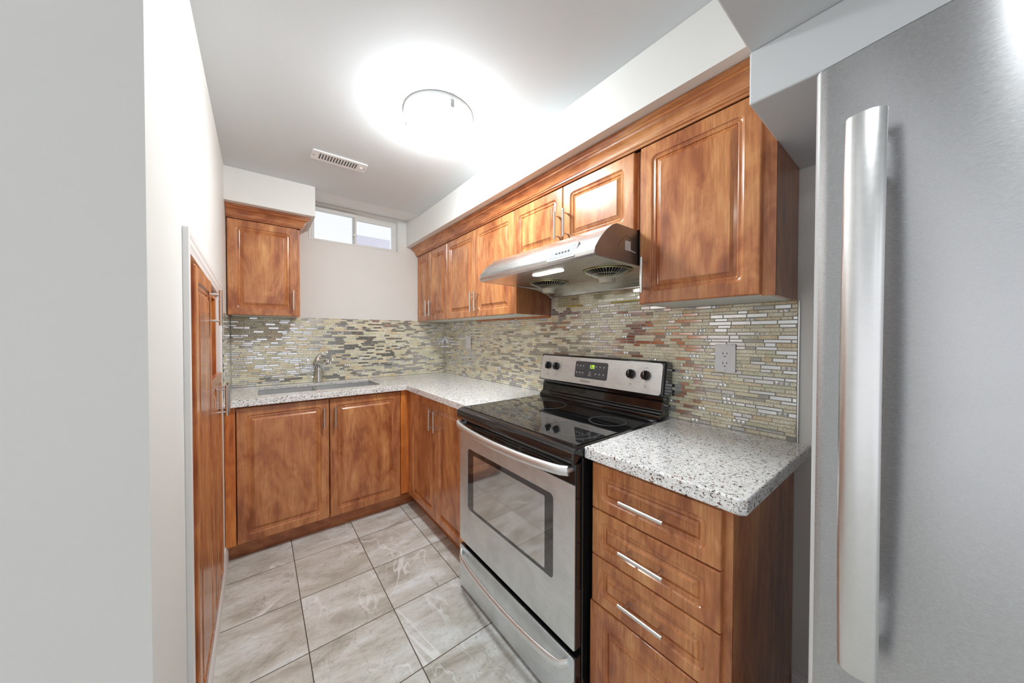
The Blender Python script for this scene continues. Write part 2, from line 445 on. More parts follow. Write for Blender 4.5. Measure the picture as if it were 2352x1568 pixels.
def prism(bm, outer, holes, fn0, fn1, mi=0):
    L0 = plate(bm, outer, holes, fn0, mi); L1 = plate(bm, outer, holes, fn1, mi)
    for A, C in zip(L0, L1):
        n = len(A)
        for i in range(n): bm.faces.new((A[i], A[(i+1) % n], C[(i+1) % n], C[i])).material_index = mi
    return bm
def rrect(x0, x1, y0, y1, r, n=5):
    if r <= 0: r = 1e-5
    out = []
    for cx, cy, a0 in ((x1-r, y1-r, 0), (x0+r, y1-r, pi/2), (x0+r, y0+r, pi), (x1-r, y0+r, 3*pi/2)):
        for i in range(n+1):
            a = a0+pi/2*i/n; out.append((cx+r*cos(a), cy+r*sin(a)))
    return out
# mappings (u across, v up, w outward)
def face_mx(x): return lambda u, v, w: (x-w, u, v)          # faces -X
def face_my(y): return lambda u, v, w: (u, y-w, v)          # faces -Y
def face_px(x): return lambda u, v, w: (x+w, u, v)          # faces +X

def panel_front(u0, u1, v0, v1, fn, thick=0.018, m0=0.045, m1=0.078, edge=0.004, rad=0.018):
    """routed raised-panel front: stacked loops"""
    prof = [(0, -thick, 0.0015), (0, -edge, 0.0015), (edge*0.35, -edge*0.3, 0.002), (edge, 0, 0.003),
            (m0-0.003, 0, rad), (m0, -0.0012, rad), (m0+0.002, -0.0045, rad*0.9), (m0+0.005, -0.0062, rad*0.8), (m0+0.009, -0.0055, rad*0.6),
            (m0+0.012, -0.0048, rad*0.4), (m0+0.0145, -0.0056, 0.004), (m0+0.0165, -0.0092, 0.0015),
            (m1-0.008, -0.0056, 0.0005), (m1-0.003, -0.0024, 0.0005), (m1-0.0005, -0.0018, 0.0005), (m1, 0.0, 0.0005)]
    bm = B(); rings = []
    for ins, d, r in prof:
        rings.append([bm.verts.new(fn(a, b, d)) for a, b in rrect(u0+ins, u1-ins, v0+ins, v1-ins, r)])
    for A, C in zip(rings, rings[1:]):
        n = len(A)
        for i in range(n): bm.faces.new((A[i], A[(i+1) % n], C[(i+1) % n], C[i]))
    bm.faces.new(rings[0][::-1]); bm.faces.new(rings[-1])
    return bm
def bar_handle(c, axis, out, length=0.13, proj=0.034, r=0.0058, spread=0.096):
    """c: centre on bar axis; axis, out unit vectors"""
    c, axis, out = Vector(c), Vector(axis), Vector(out)
    bm = B()
    cyl(bm, c-axis*length/2, c+axis*length/2, r, n=16)
    for s in (-1, 1):
        p = c+axis*s*spread/2
        cyl(bm, p-out*(proj), p-out*(r*0.3), 0.0045, n=12)
    return bm
def door(parent, name, u0, u1, v0, v1, fn, handle=None, hname='handle', mat_=None, **kw):
    d = link(name, panel_front(u0, u1, v0, v1, fn, **kw), mat_ or WOOD, parent)
    if handle:
        c, axis, out = handle
        h = link(hname, bar_handle(c, axis, out), STEEL_H, d, smooth=False); smooth_angle(h)
    return d
def carcass(parent, x0, x1, y0, y1, z0, z1, openface, t=0.016, under=None, name='carcass', mat_=None, top=True, bottom=True):
    """box made of panels, open on openface ('-x','-y','+x')"""
    bm = B()
    box(bm, x0, x1, y0, y0+t, z0, z1); box(bm, x0, x1, y1-t, y1, z0, z1)
    if openface in ('-x', '+x'):
        if bottom: box(bm, x0, x1, y0+t, y1-t, z0, z0+t, 1 if under else 0)
        if top: box(bm, x0, x1, y0+t, y1-t, z1-t, z1)
        if openface == '-x': box(bm, x1-0.006, x1, y0+t, y1-t, z0+t, z1-t)
        else: box(bm, x0, x0+0.006, y0+t, y1-t, z0+t, z1-t)
    return link(name, bm, [mat_ or WOOD, WHITE_MEL], parent)
def carcass_y(parent, x0, x1, y0, y1, z0, z1, t=0.016, name='carcass', top=True):
    bm = B()
    box(bm, x0, x0+t, y0, y1, z0, z1); box(bm, x1-t, x1, y0, y1, z0, z1)
    box(bm, x0+t, x1-t, y0, y1, z0, z0+t, 1)
    if top: box(bm, x0+t, x1-t, y0, y1, z1-t, z1)
    box(bm, x0+t, x1-t, y1-0.006, y1, z0+t, z1-t)
    return link(name, bm, [WOOD, WHITE_MEL], parent)
def struct(name, bm, m, bevel=0.0, **kw):
    return tag(link(name, bm, m, bevel=bevel, **kw), kind='structure')

# ------------------------------------------------------------------ room shell
bm = B(); box(bm, -2.4, XR+0.12, -2.8, YB+0.12, -0.06, 0.0); struct('floor', bm, FLOOR)
bm = B()
YK = 2.572
prof = [(YD+0.02, ZC), (YK, ZC), (YK, 2.40), (YD+0.02, 2.40)]
extrude_profile(bm, prof, lambda a, b: (-0.30, a, b), lambda a, b: (XR, a, b))
struct('ceiling', bm, CEIL)
bm = B(); extrude_profile(bm, [(YK, ZC), (YB, 2.285), (YB, 2.40), (YK, 2.40)], lambda a, b: (-0.30, a, b), lambda a, b: (XR, a, b)); struct('ceiling_slope', bm, WALL)
# lower ceiling of the near room with the bulkhead over the fridge
bm = B(); box(bm, -2.4, XR, -2.8, YD, ZD, 2.40); struct('ceiling_near', bm, CEIL, bevel=0.004)
bm = B(); box(bm, XBK, XR, -1.6, YD, ZBK, ZD-0.0005); struct('wall_bulkhead', bm, CEIL, bevel=0.004)
# walls
wr = B(); box(wr, XR, XR+0.12, -2.8, YB+0.12, 0, 2.40); wall_right = struct('wall_right', wr, WALL)
WX0, WX1, WZ0, WZ1 = 0.306, 0.993, 1.993, 2.284
bm = B()
outer = [(-0.30, 0), (XR, 0), (XR, 2.40), (-0.30, 2.40)]
prism(bm, outer, [[(WX0, WZ0), (WX1, WZ0), (WX1, WZ1), (WX0, WZ1)]], lambda a, b: (a, YB, b), lambda a, b: (a, YB+0.14, b))
wall_back = struct('wall_back', bm, WALL)
# left partition with the opening for the built-in pantry
NY0, NY1, NZ1 = 1.222, 2.072, 1.492
bm = B()
outer = [(0.95, 0), (YB, 0), (YB, 2.40), (0.95, 2.40)]
prism(bm, outer, [[(NY0, 0.112), (NY1, 0.112), (NY1, NZ1-0.035), (NY0, NZ1)]], lambda a, b: (XL, a, b), lambda a, b: (XL-0.12, a, b))
wall_left = struct('wall_left', bm, WALL)
bm = B(); box(bm, -2.4, XL, 0.8323, 0.95, 0, 2.40); struct('wall_near', bm, WALL)
# soffits
bm = B(); box(bm, XSO, XR, YD+0.0005, YB, ZSO, ZC-0.0005)
# fill up to the sloping ceiling strip near the window
extrude_profile(bm, [(YK, ZC-0.001), (YB, ZC-0.001), (YB, 2.2845)], lambda a, b: (XSO, a, b), lambda a, b: (XR, a, b))
struct('wall_soffit_right', bm, WALL)
bm = B(); box(bm, XL, 0.3047, YSO, YB, ZSO-0.003, ZC-0.0005)
extrude_profile(bm, [(YK, ZC-0.001), (YB, ZC-0.001), (YB, 2.2845)], lambda a, b: (XL, a, b), lambda a, b: (0.3047, a, b))
struct('wall_soffit_back', bm, WALL)
# baseboards
def baseboard(name, y0, y1, xw, h, s):
    pr = [(0, 0), (0.0125, 0), (0.0125, h*0.62), (0.010, h*0.70), (0.0105, h*0.80), (0.006, h*0.90), (0.005, h), (0, h)]
    bm = B(); extrude_profile(bm, pr, lambda a, b: (xw+s*a, y0, b), lambda a, b: (xw+s*a, y1, b))
    return struct(name, bm, TRIMW)
baseboard('baseboard_left', 1.222, 2.409, XL, 0.108, 1)
baseboard('baseboard_right', -0.9, 0.270, XR, 0.135, -1)
# casing round the pantry opening
def casing():
    pr = [(0.0, 0.0), (0.0, 0.007), (0.012, 0.0085), (0.020, 0.011), (0.034, 0.0105), (0.040, 0.0125), (0.052, 0.0128), (0.055, 0.0118), (0.055, 0.0)]
    bm = B()
    # outward offset a from inner edge, thickness b ; path corners
    pts = [(NY0, 0.0, -1, 0), (NY0, NZ1, -1, 1), (NY1, NZ1-0.035, 1, 1), (NY1, 0.109, 1, 0)]
    rings = [[bm.verts.new((XL+0.0002+b, y+sy*a, z+sz*a)) for a, b in pr] for y, z, sy, sz in pts]
    for A, C in zip(rings, rings[1:]):
        n = len(A)
        for i in range(n): bm.faces.new((A[i], A[(i+1) % n], C[(i+1) % n], C[i]))
    bm.faces.new(rings[0][::-1]); bm.faces.new(rings[-1])
    return struct('trim_1', bm, TRIMW)
casing()

# ------------------------------------------------------------------ mosaic backsplash (surface pattern of the walls)
def mosaic(name, parent, runs, fn, seed, depth=0.0045):
    """runs: list of (u0,u1,z0,z1). fn(u,v,w)"""
    rnd = random.Random(seed); bm = B(); g = 0.0018
    for (u0, u1, z0, z1) in runs:
        L = [bm.verts.new(fn(*p, 0.0018)) for p in ((u0, z0), (u1, z0), (u1, z1), (u0, z1))]
        bm.faces.new(L).material_index = 0
        z = z0; k = 0; pend = []
        while z < z1-0.004:
            h = 0.0148 if k % 2 == 0 else 0.0118
            k += 1
            zt = min(z+h, z1)
            u = u0-rnd.random()*0.06
            while u < u1:
                if pend: typ, ln = pend.pop(0)
                else:
                    q = rnd.random()
                    if q < 0.50: typ, ln = rnd.choice((1, 1, 1, 5, 6)), rnd.choice((0.032, 0.045, 0.058, 0.075, 0.095))
                    elif q < 0.81: typ, ln = 2, rnd.choice((0.032, 0.045, 0.062, 0.078))
                    elif q < 0.86: typ, ln = 3, rnd.choice((0.032, 0.045, 0.062))
                    else:
                        typ, ln = 4, 0.0145
                        pend = [(4, 0.0145)]*rnd.choice((0, 1, 1, 2))+[(rnd.choice((1, 2)), 0.058)]
                a, c = max(u, u0)+g/2, min(u+ln, u1)-g/2
                if c-a > 0.004:
                    zb, zz = z+g/2, zt-g/2
                    ch = 0.0009; d = depth+(rnd.random()-0.5)*0.0006
                    o = [bm.verts.new(fn(p, q_, 0.0018)) for p, q_ in ((a, zb), (c, zb), (c, zz), (a, zz))]
                    # tiny random tilt makes each mirror strip catch something different
                    tl = (rnd.random()-0.5)*0.0004; tu = (rnd.random()-0.5)*0.0004
                    i_ = [bm.verts.new(fn(p, q_, d+e)) for p, q_, e in ((a+ch, zb+ch, -tl-tu), (c-ch, zb+ch, -tl+tu), (c-ch, zz-ch, tl+tu), (a+ch, zz-ch, tl-tu))]
                    for j in range(4): bm.faces.new((o[j], o[(j+1) % 4], i_[(j+1) % 4], i_[j])).material_index = typ
                    if typ == 4 and zz-zb > 0.008:
                        m = bm.verts.new(fn((a+c)/2+(rnd.random()-.5)*0.002, (zb+zz)/2, depth+0.0022))
                        for j in range(4): bm.faces.new((i_[j], i_[(j+1) % 4], m)).material_index = 4
                    else:
                        bm.faces.new(i_).material_index = typ
                u += ln
            z += h
    return link(name, bm, [GROUT, CRACKLE, MIRRORT, GREYT, JEWEL, CRACKLE2, CRACKLE3], parent, recalc=True)
mr = mosaic('mosaic_backsplash', wall_right, [(0.268, YB-0.006, TZ0, TZ1-0.008), (0.694, 1.428, TZ1-0.008, 1.505)], face_mx(XR), 5)
mb = mosaic('mosaic_backsplash', wall_back, [(XL+0.006, XR-0.006, TZ0, TZ1)], face_my(YB), 11)
ml = mosaic('mosaic_backsplash', wall_left, [(2.325, YB-0.006, TZ0, TZ1-0.008)], face_px(XL), 23)
bm = B(); box(bm, XR-0.0065, XR, 0.2640, 0.2675, TZ0, TZ1-0.008); link('metal_tile_edge', bm, STEEL_H, wall_right)

# ------------------------------------------------------------------ window
wn = tag(bpy.data.objects.new('window_1', None), kind='structure'); COL.objects.link(wn); wn.location = ((WX0+WX1)/2, YB, WZ0)
def ring_y(bm, x0, x1, z0, z1, t, y0, y1, tb=None, tt=None):
    tb = t if tb is None else tb; tt = t if tt is None else tt
    prism(bm, [(x0, z0), (x1, z0), (x1, z1), (x0, z1)], [[(x0+t, z0+tb), (x1-t, z0+tb), (x1-t, z1-tt), (x0+t, z1-tt)]], lambda a, b: (a, y0, b), lambda a, b: (a, y1, b))
bm = B(); ring_y(bm, WX0, WX1, WZ0, WZ1, 0.016, YB-0.004, YB+0.085, 0.008, 0.016)
link('window_frame', bm, VINYL, wn, bevel=0.002)
bm = B(); ring_y(bm, WX0+0.016, WX1-0.016, WZ0+0.008, WZ1-0.016, 0.026, YB+0.045, YB+0.080, 0.012, 0.028)
fr2 = link('window_track', bm, VINYL, wn, bevel=0.002)
sx = 0.632
bm = B(); ring_y(bm, WX0+0.018, sx+0.012, WZ0+0.010, WZ1-0.030, 0.014, YB+0.012, YB+0.036, 0.008, 0.022)
sl = link('sliding_sash', bm, VINYL, wn, bevel=0.002)
bm = B(); ring_y(bm, sx-0.012, WX1-0.030, WZ0+0.012, WZ1-0.038, 0.026, YB+0.040, YB+0.062, 0.020, 0.028)
sr = link('fixed_sash', bm, VINYL, wn, bevel=0.002)
bm = B(); box(bm, WX0+0.03, sx, YB+0.022, YB+0.026, WZ0+0.016, WZ1-0.05); link('glass_pane', bm, GLASS, sl)
bm = B(); box(bm, sx+0.012, WX1-0.054, YB+0.049, YB+0.053, WZ0+0.03, WZ1-0.064); link('glass_pane', bm, GLASS, sr)
bm = B(); box(bm, sx-0.006, sx+0.004, YB+0.004, YB+0.012, 2.075, 2.115); box(bm, sx-0.014, sx-0.004, YB-0.002, YB+0.008, 2.078, 2.088)
link('latch', bm, STEEL_H, wn, bevel=0.001)
# pale wall outside
bm = B(); box(bm, 0.90, 1.29, 4.10, 4.25, 1.25, 2.433); ow = struct('wall_outside', bm, OUTWALL)
bm = B(); box(bm, -2.5, 4.0, YB+0.14, 4.10, 1.2, 1.25); struct('floor_outside', bm, OUTWALL)

# ------------------------------------------------------------------ upper cabinets, right run
def upper_right(label, y0, y1, zb, doors, name='wall_cabinet', side_ext=0.0, under=True):
    t = thing(name, ((XU+XR)/2, (y0+y1)/2, zb), label, 'cabinet')
    cx = XU+0.0185
    carcass(t, cx, XR-0.007, y0, y1, zb, ZU1, '-x', under=under)
    for (a, b, hy) in doors:
        d = link('door', panel_front(a, b, zb+0.001, ZU1-0.002, face_mx(XU)), WOOD, t)
        if hy is not None:
            hz = (1.494 if zb < 1.5 else 1.793)
            h = link('handle', bar_handle((XU-0.034, hy, hz), (0, 0, 1), (-1, 0, 0)), STEEL_H, d); smooth_angle(h)
    return t
u1 = upper_right('cherry upper cabinet with two narrow doors in the back right corner', 2.296, YB-0.008, ZU0, [(2.600, YB-0.012, 2.622), (2.299, 2.597, 2.552)])
u2 = upper_right('cherry upper cabinet with two doors left of the range hood', 1.435, 2.294, ZU0, [(1.884, 2.292, 1.890), (1.462, 1.881, 1.836)])
u3 = upper_right('short cherry cabinet with two doors directly above the range hood', 0.696, 1.433, 1.681, [(1.0845, 1.4595, 1.104), (0.707, 1.0805, 1.048)])
u4 = upper_right('large single-door cherry upper cabinet at the right end beside the fridge', 0.2735, 0.693, ZU0-0.002, [(0.303, 0.681, 0.655)])
# dark outer side panels and stiles
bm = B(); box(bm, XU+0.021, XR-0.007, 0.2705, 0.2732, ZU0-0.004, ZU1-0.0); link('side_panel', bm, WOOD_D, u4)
bm = B(); box(bm, XU+0.0181, XU+0.024, 0.2705, 0.3035, ZU0-0.004, ZU1); link('face_stile', bm, WOOD, u4)
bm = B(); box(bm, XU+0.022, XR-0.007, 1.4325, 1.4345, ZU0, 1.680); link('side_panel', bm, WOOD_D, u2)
bm = B(); box(bm, XU+0.0005, XU+0.018, 1.4345, 1.4595, ZU0+0.001, 1.6795); link('face_stile', bm, WOOD, u2)
# yellowish lower back rail under the run
bm = B(); box(bm, XR-0.022, XR-0.007, 1.436, 2.286, ZU0-0.010, ZU0-0.0005); link('back_rail', bm, WOOD_O, u2)
# back wall cabinet
ub = thing('wall_cabinet', (0.04, (YU+YB)/2, ZU0), 'single-door cherry upper cabinet on the back wall in the left corner', 'cabinet')
carcass_y(ub, XL+0.003, 0.2265, YU+0.0185, YB-0.008, ZU0, ZU1)
d = link('door', panel_front(XL+0.006, 0.214, ZU0+0.001, ZU1-0.002, face_my(YU)), WOOD, ub)
h = link('handle', bar_handle((0.187, YU-0.034, 1.498), (0, 0, 1), (0, -1, 0)), STEEL_H, d); smooth_angle(h)
# crown mouldings
CP = [(0.0, 0.0), (0.006, 0.0), (0.008, 0.006), (0.014, 0.009), (0.014, 0.014), (0.018, 0.017), (0.020, 0.026), (0.027, 0.039), (0.038, 0.048), (0.046, 0.051), (0.046, 0.058), (0.056, 0.062), (0.057, 0.0735), (0.0, 0.0735)]
bm = B()
xc = XU+0.001
extrude_profile(bm, CP, lambda a, b: (xc-a, 0.2735, ZU1+b), lambda a, b: (xc-a, YB-0.002, ZU1+b))
o = tag(link('crown_moulding', bm, WOOD_Y), 'long cherry crown moulding along the top of the right-hand upper cabinets', 'moulding'); smooth_angle(o, 25)
bm = B(); yc = YU+0.001; x1 = 0.2285
rings = []
for (px, py, dx, dy) in ((XL+0.002, yc, 0, -1), (x1, yc, 1, -1), (x1, YB-0.002, 1, 0)):
    rings.append([bm.verts.new((px+dx*a, py+dy*a, ZU1+b)) for a, b in CP])
for A, C in zip(rings, rings[1:]):
    for i in range(len(A)): bm.faces.new((A[i], A[(i+1) % len(A)], C[(i+1) % len(A)], C[i]))
bm.faces.new(rings[0][::-1]); bm.faces.new(rings[-1])
o = tag(link('crown_moulding', bm, WOOD_X), 'short cherry crown moulding on top of the back wall cabinet', 'moulding'); smooth_angle(o, 25)

# ------------------------------------------------------------------ base cabinets
# sink base on the back wall
YBD = 2.345; KY = 2.416; KX = 0.927; XBD = 0.865
sb = thing('base_cabinet', (0.35, 2.6, 0), 'two-door cherry sink base cabinet under the back counter', 'cabinet')
bm = B()
box(bm, XL+0.003, XL+0.019, YBD+0.02, YB-0.006, 0.1, 0.870); box(bm, XL+0.003, XL+0.019, KY+0.017, YB-0.006, 0.0, 0.1); box(bm, 0.862, 0.878, KY+0.017, YB-0.006, 0.0, 0.870)
box(bm, XL+0.019, 0.862, YBD+0.02, YB-0.006, 0.100, 0.116); box(bm, XL+0.019, 0.862, YB-0.012, YB-0.006, 0.116, 0.870)
box(bm, XL+0.019, 0.862, YBD+0.02, YBD+0.036, 0.840, 0.870)
link('carcass', bm, WOOD, sb)
bm = B(); box(bm, XL+0.003, KX, KY, KY+0.016, 0.001, 0.099); box(bm, XL+0.003, 0.8625, YBD+0.012, KY-0.001, 0.099, 0.1)
link('toe_kick', bm, WOOD_X, sb)
bm = B(); box(bm, XL+0.002, -0.103, YBD+0.001, YBD+0.0195, 0.100, 0.870); link('filler_strip', bm, WOOD_O, sb)
bm = B(); box(bm, 0.8115, 0.8735, YBD+0.001, YBD+0.0195, 0.112, 0.870); link('filler_strip', bm, WOOD_O, sb)
for a, b, hx in ((-0.099, 0.3535, 0.324), (0.3575, 0.808, 0.386)):
    d = link('door', panel_front(a, b, 0.100, 0.861, face_my(YBD)), WOOD, sb)
    h = link('handle', bar_handle((hx, YBD-0.034, 0.752), (0, 0, 1), (0, -1, 0)), STEEL_H, d); smooth_angle(h)
# corner base on the right run
cb = thing('base_cabinet', (1.15, 1.9, 0), 'two-door cherry base cabinet between the corner and the left side of the range', 'cabinet')
bm = B()
box(bm, XBD+0.02, XR-0.006, 1.457, 1.473, 0.0, 0.870); box(bm, XBD+0.02, XR-0.006, 1.473, 2.30, 0.100, 0.116)
box(bm, XR-0.012, XR-0.006, 1.473, 2.86, 0.116, 0.870); box(bm, XBD+0.02, XBD+0.036, 1.473, 2.30, 0.845, 0.870)
link('carcass', bm, WOOD, cb)
bm = B(); box(bm, KX+0.001, KX+0.016, 1.457, KY-0.001, 0.001, 0.099); link('toe_kick', bm, WOOD_Y, cb)
bm = B(); box(bm, XBD+0.001, XBD+0.0195, 2.306, YBD-0.001, 0.100, 0.870); link('filler_strip', bm, WOOD, cb)
for a, b, hy in ((1.882, 2.302, 1.905), (1.459, 1.878, 1.838)):
    d = link('door', panel_front(a, b, 0.105, 0.861, face_mx(XBD)), WOOD, cb)
    h = link('handle', bar_handle((XBD-0.034, hy, 0.742), (0, 0, 1), (-1, 0, 0)), STEEL_H, d); smooth_angle(h)
# drawer base right of the range
XDR = 0.85
db = thing('drawer_cabinet', (1.14, 0.47, 0), 'cherry base cabinet with three drawers over a door beside the fridge', 'cabinet')
carcass(db, XDR+0.0185, XR-0.007, 0.2765, 0.664, 0.0, 0.870, '-x')
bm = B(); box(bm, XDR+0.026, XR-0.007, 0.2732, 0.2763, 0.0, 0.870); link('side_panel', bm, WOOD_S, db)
bm = B(); box(bm, XDR+0.0181, XDR+0.026, 0.2732, 0.2945, 0.0, 0.870); link('face_stile', bm, WOOD, db)
for z0, z1 in ((0.7165, 0.861), (0.5665, 0.7135), (0.412, 0.5635)):
    d = link('drawer', panel_front(0.2915, 0.6645, z0, z1, face_mx(XDR), m0=0.034, m1=0.062, rad=0.014), WOOD, db)
    zc = {0.7165: 0.787, 0.5665: 0.640, 0.412: 0.488}[z0]
    h = link('handle', bar_handle((XDR-0.034, 0.479, zc), (0, 1, 0), (-1, 0, 0)), STEEL_H, d); smooth_angle(h)
bm = B(); box(bm, 0.925, 0.940, 0.2930, 0.6475, 0.001, 0.099); link('toe_kick', bm, WOOD_Y, db)
d = link('door', panel_front(0.2915, 0.6700, 0.105, 0.4085, face_mx(XDR-0.002), m0=0.050), WOOD, db)

# ------------------------------------------------------------------ countertops
HX0, HX1, HY0, HY1 = -0.003, 0.704, 2.448, 2.800
def worktop(outer, inner, holes, name, label, org, bev):
    """20 mm slab with a built-up 38 mm edge, one closed mesh"""
    bm = B(); f = lambda z: (lambda a, b: (a, b, z))
    top = plate(bm, outer, holes, f(ZT)); bot = plate(bm, inner, holes, f(0.889))
    o2 = [bm.verts.new((a, b, ZTB)) for a, b in outer]; i2 = [bm.verts.new((a, b, ZTB)) for a, b in inner]; n = len(outer)
    for A, C in ((top[0], o2), (o2, i2), (i2, bot[0]))+tuple(zip(top[1:], bot[1:])):
        m = len(A)
        for i in range(m): bm.faces.new((A[i], A[(i+1) % m], C[(i+1) % m], C[i]))
    return tag(link(name, bm, GRANITE, bevel=bev, seg=3, origin=org), label, 'countertop')
worktop([(XL+0.001, 2.3154), (0.8379, 2.3154), (0.8379, 1.4515), (XR-0.001, 1.4515), (XR-0.001, YB-0.001), (XL+0.001, YB-0.001)],
        [(XL+0.012, 2.3474), (0.8699, 2.3474), (0.8699, 1.4620), (XR-0.012, 1.4620), (XR-0.012, YB-0.012), (XL+0.012, YB-0.012)],
        [rrect(HX0, HX1, HY0, HY1, 0.006, 3)], 'countertop', 'L-shaped speckled granite worktop holding the sink in the corner', (0.6, 2.3, ZTB), 0.003)
bm = B()
prism(bm, [(0.832, 0.2387+0.012), (0.844, 0.2387), (XR-0.001, 0.2330), (XR-0.001, 0.6835), (0.832, 0.6835)], [], lambda a, b: (a, b, ZTB), lambda a, b: (a, b, ZT))
tag(link('countertop', bm, GRANITE, bevel=0.005, seg=3, origin=(1.13, 0.46, ZTB)), 'short speckled granite worktop on the drawer cabinet by the fridge', 'countertop')

# ------------------------------------------------------------------ sink and faucet
sk = thing('sink', (0.35, 2.6, 0.70), 'stainless double-bowl sink set under the granite worktop', 'sink')
def bowl(x0, x1, y0, y1, z0, z1):
    bm = B(); prev = None
    for ins, z, r in ((-0.012, z1, 0.008), (0.0, z1, 0.006), (0.004, z0+0.02, 0.02), (0.020, z0, 0.03)):
        ring = [bm.verts.new((a, b, z)) for a, b in rrect(x0+ins, x1-ins, y0+ins, y1-ins, r)]
        if prev:
            for i in range(len(ring)): bm.faces.new((prev[i], prev[(i+1) % len(ring)], ring[(i+1) % len(ring)], ring[i]))
        prev = ring
    c = ((x0+x1)/2, (y0+y1)/2); n = len(prev)
    bm.faces.new(prev)
    return bm
zr = 0.8868
b1 = link('bowl', bowl(HX0-0.004, 0.316, HY0-0.004, HY1+0.004, 0.70, zr), STEEL_SINK, sk)
b2 = link('bowl', bowl(0.3425, HX1+0.004, HY0-0.004, HY1+0.004, 0.70, zr), STEEL_SINK, sk)
for b_, cx in ((b1, 0.155), (b2, 0.52)):
    m_ = b_.modifiers.new('solid', 'SOLIDIFY'); m_.thickness = 0.0012; m_.offset = 1
    bm = B(); lathe(bm, (cx, 2.60, 0.7005), [(0.042, 0), (0.042, 0.003), (0.036, 0.004), (0.030, 0.001), (0.0001, 0.001)], 24); link('drain', bm, CHROME, b_)
bm = B()
box(bm, 0.3285-0.0125, 0.3285+0.0135, HY0-0.003, HY1+0.003, 0.868, 0.883); link('divider', bm, STEEL_SINK, sk, bevel=0.003)

FX, FY = 0.360, 2.843
fa = thing('faucet', (FX, FY, ZT), 'curved single-lever chrome faucet standing behind the sink', 'faucet')
bm = B(); lathe(bm, (FX, FY, ZT+0.0005), [(0.034, 0), (0.034, 0.004), (0.029, 0.008), (0.026, 0.03), (0.021, 0.08), (0.0185, 0.112), (0.020, 0.118)], 32)
smooth_angle(link('body', bm, CHROME, fa))
# head that leans up and forward
bm = B()
path = [(FX, FY, ZT+0.119), (FX-0.003, FY-0.001, ZT+0.142), (FX-0.006, FY-0.002, ZT+0.165), (FX-0.003, FY-0.004, ZT+0.184), (FX+0.004, FY-0.006, ZT+0.195)]
rad = [0.0205, 0.024, 0.0245, 0.019, 0.009]
sweep(bm, path, [ell(r, r, 20) for r in rad], ups=(0, 1, 0)); smooth_angle(link('head', bm, CHROME, fa), 60)
bm = B()
path = []; secs = []
for i in range(11):
    t = i/10
    path.append((FX+0.002+0.051*t, FY-0.004-0.120*t, ZT+0.150+0.020*sin(t*pi*0.8)-0.006*t))
    k = 1.0 if t < 0.75 else sqrt(max(0.12, 1-((t-0.75)/0.27)**2))
    secs.append(ell((0.0205+0.003*sin(t*pi))*k, (0.017+0.001*t)*k, 20))
sweep(bm, path, secs, ups=(0, 0, 1))
sp = smooth_angle(link('spout', bm, CHROME, fa), 60)
bm = B(); e = Vector(path[-2]); cyl(bm, e+Vector((-0.004, 0.010, -0.006)), e+Vector((-0.003, 0.009, -0.019)), 0.0115, 0.0110, 20); link('aerator', bm, simple('faucet_aerator', (0.5, 0.5, 0.5), 0.25, 1.0), sp)
bm = B()
path = []; secs = []
for i in range(10):
    t = i/9
    path.append((FX-0.006+0.004*t+0.036*t*t, FY-0.004-0.010*t, ZT+0.175+0.058*t-0.008*t*t)); secs.append(ell(0.018*(1-t)**0.7+0.0015, 0.016*(1-t)**0.7+0.0015, 14))
sweep(bm, path, secs, ups=(0, 1, 0)); smooth_angle(link('lever', bm, CHROME, fa), 60)

# ------------------------------------------------------------------ range
RY0, RY1 = 0.6855, 1.4465
rg = thing('kitchen_range', (1.1, 1.066, 0), 'freestanding stainless and black electric range between the two worktops', 'stove')
bm = B(); box(bm, 0.832, 1.405, RY0+0.002, RY1-0.002, 0.02, 0.872)
for fx in (0.87, 1.36):
    for fy in (RY0+0.05, RY1-0.05): cyl(bm, (fx, fy, 0.0), (fx, fy, 0.02), 0.016)
link('body', bm, BLACK, rg, bevel=0.003)
# cooktop frame and glass
bm = B(); prof = [(0.779, 0.868), (0.781, 0.892), (0.790, 0.903), (0.806, 0.9085), (1.350, 0.9085), (1.350, 0.873), (0.812, 0.873), (0.800, 0.860), (0.785, 0.858)]
extrude_profile(bm, prof, lambda a, b: (a, RY0-0.0008, b), lambda a, b: (a, RY1+0.0008, b))
ct = link('cooktop', bm, BLACK, rg, bevel=0.004, seg=3); smooth_angle(ct, 50)
bm = B(); prism(bm, rrect(0.812, 1.335, RY0+0.016, RY1-0.016, 0.012, 4), [], lambda a, b: (a, b, 0.9080), lambda a, b: (a, b, 0.9120))
gt = link('glass_top', bm, GLASSTOP, rg, bevel=0.001, seg=2)
for cx, cy, rr in ((0.932, 0.832, (0.114, 0.076)), (1.150, 0.822, (0.076,)), (1.178, 1.215, (0.102,)), (0.952, 1.265, (0.076,))):
    bm = B()
    for r in rr:
        ringflat(bm, (cx, cy, 0.91205), r, 0.0016); 
    ringflat(bm, (cx, cy, 0.91205), rr[0]-0.005, 0.0008)
    link('burner_ring', bm, RING, gt)
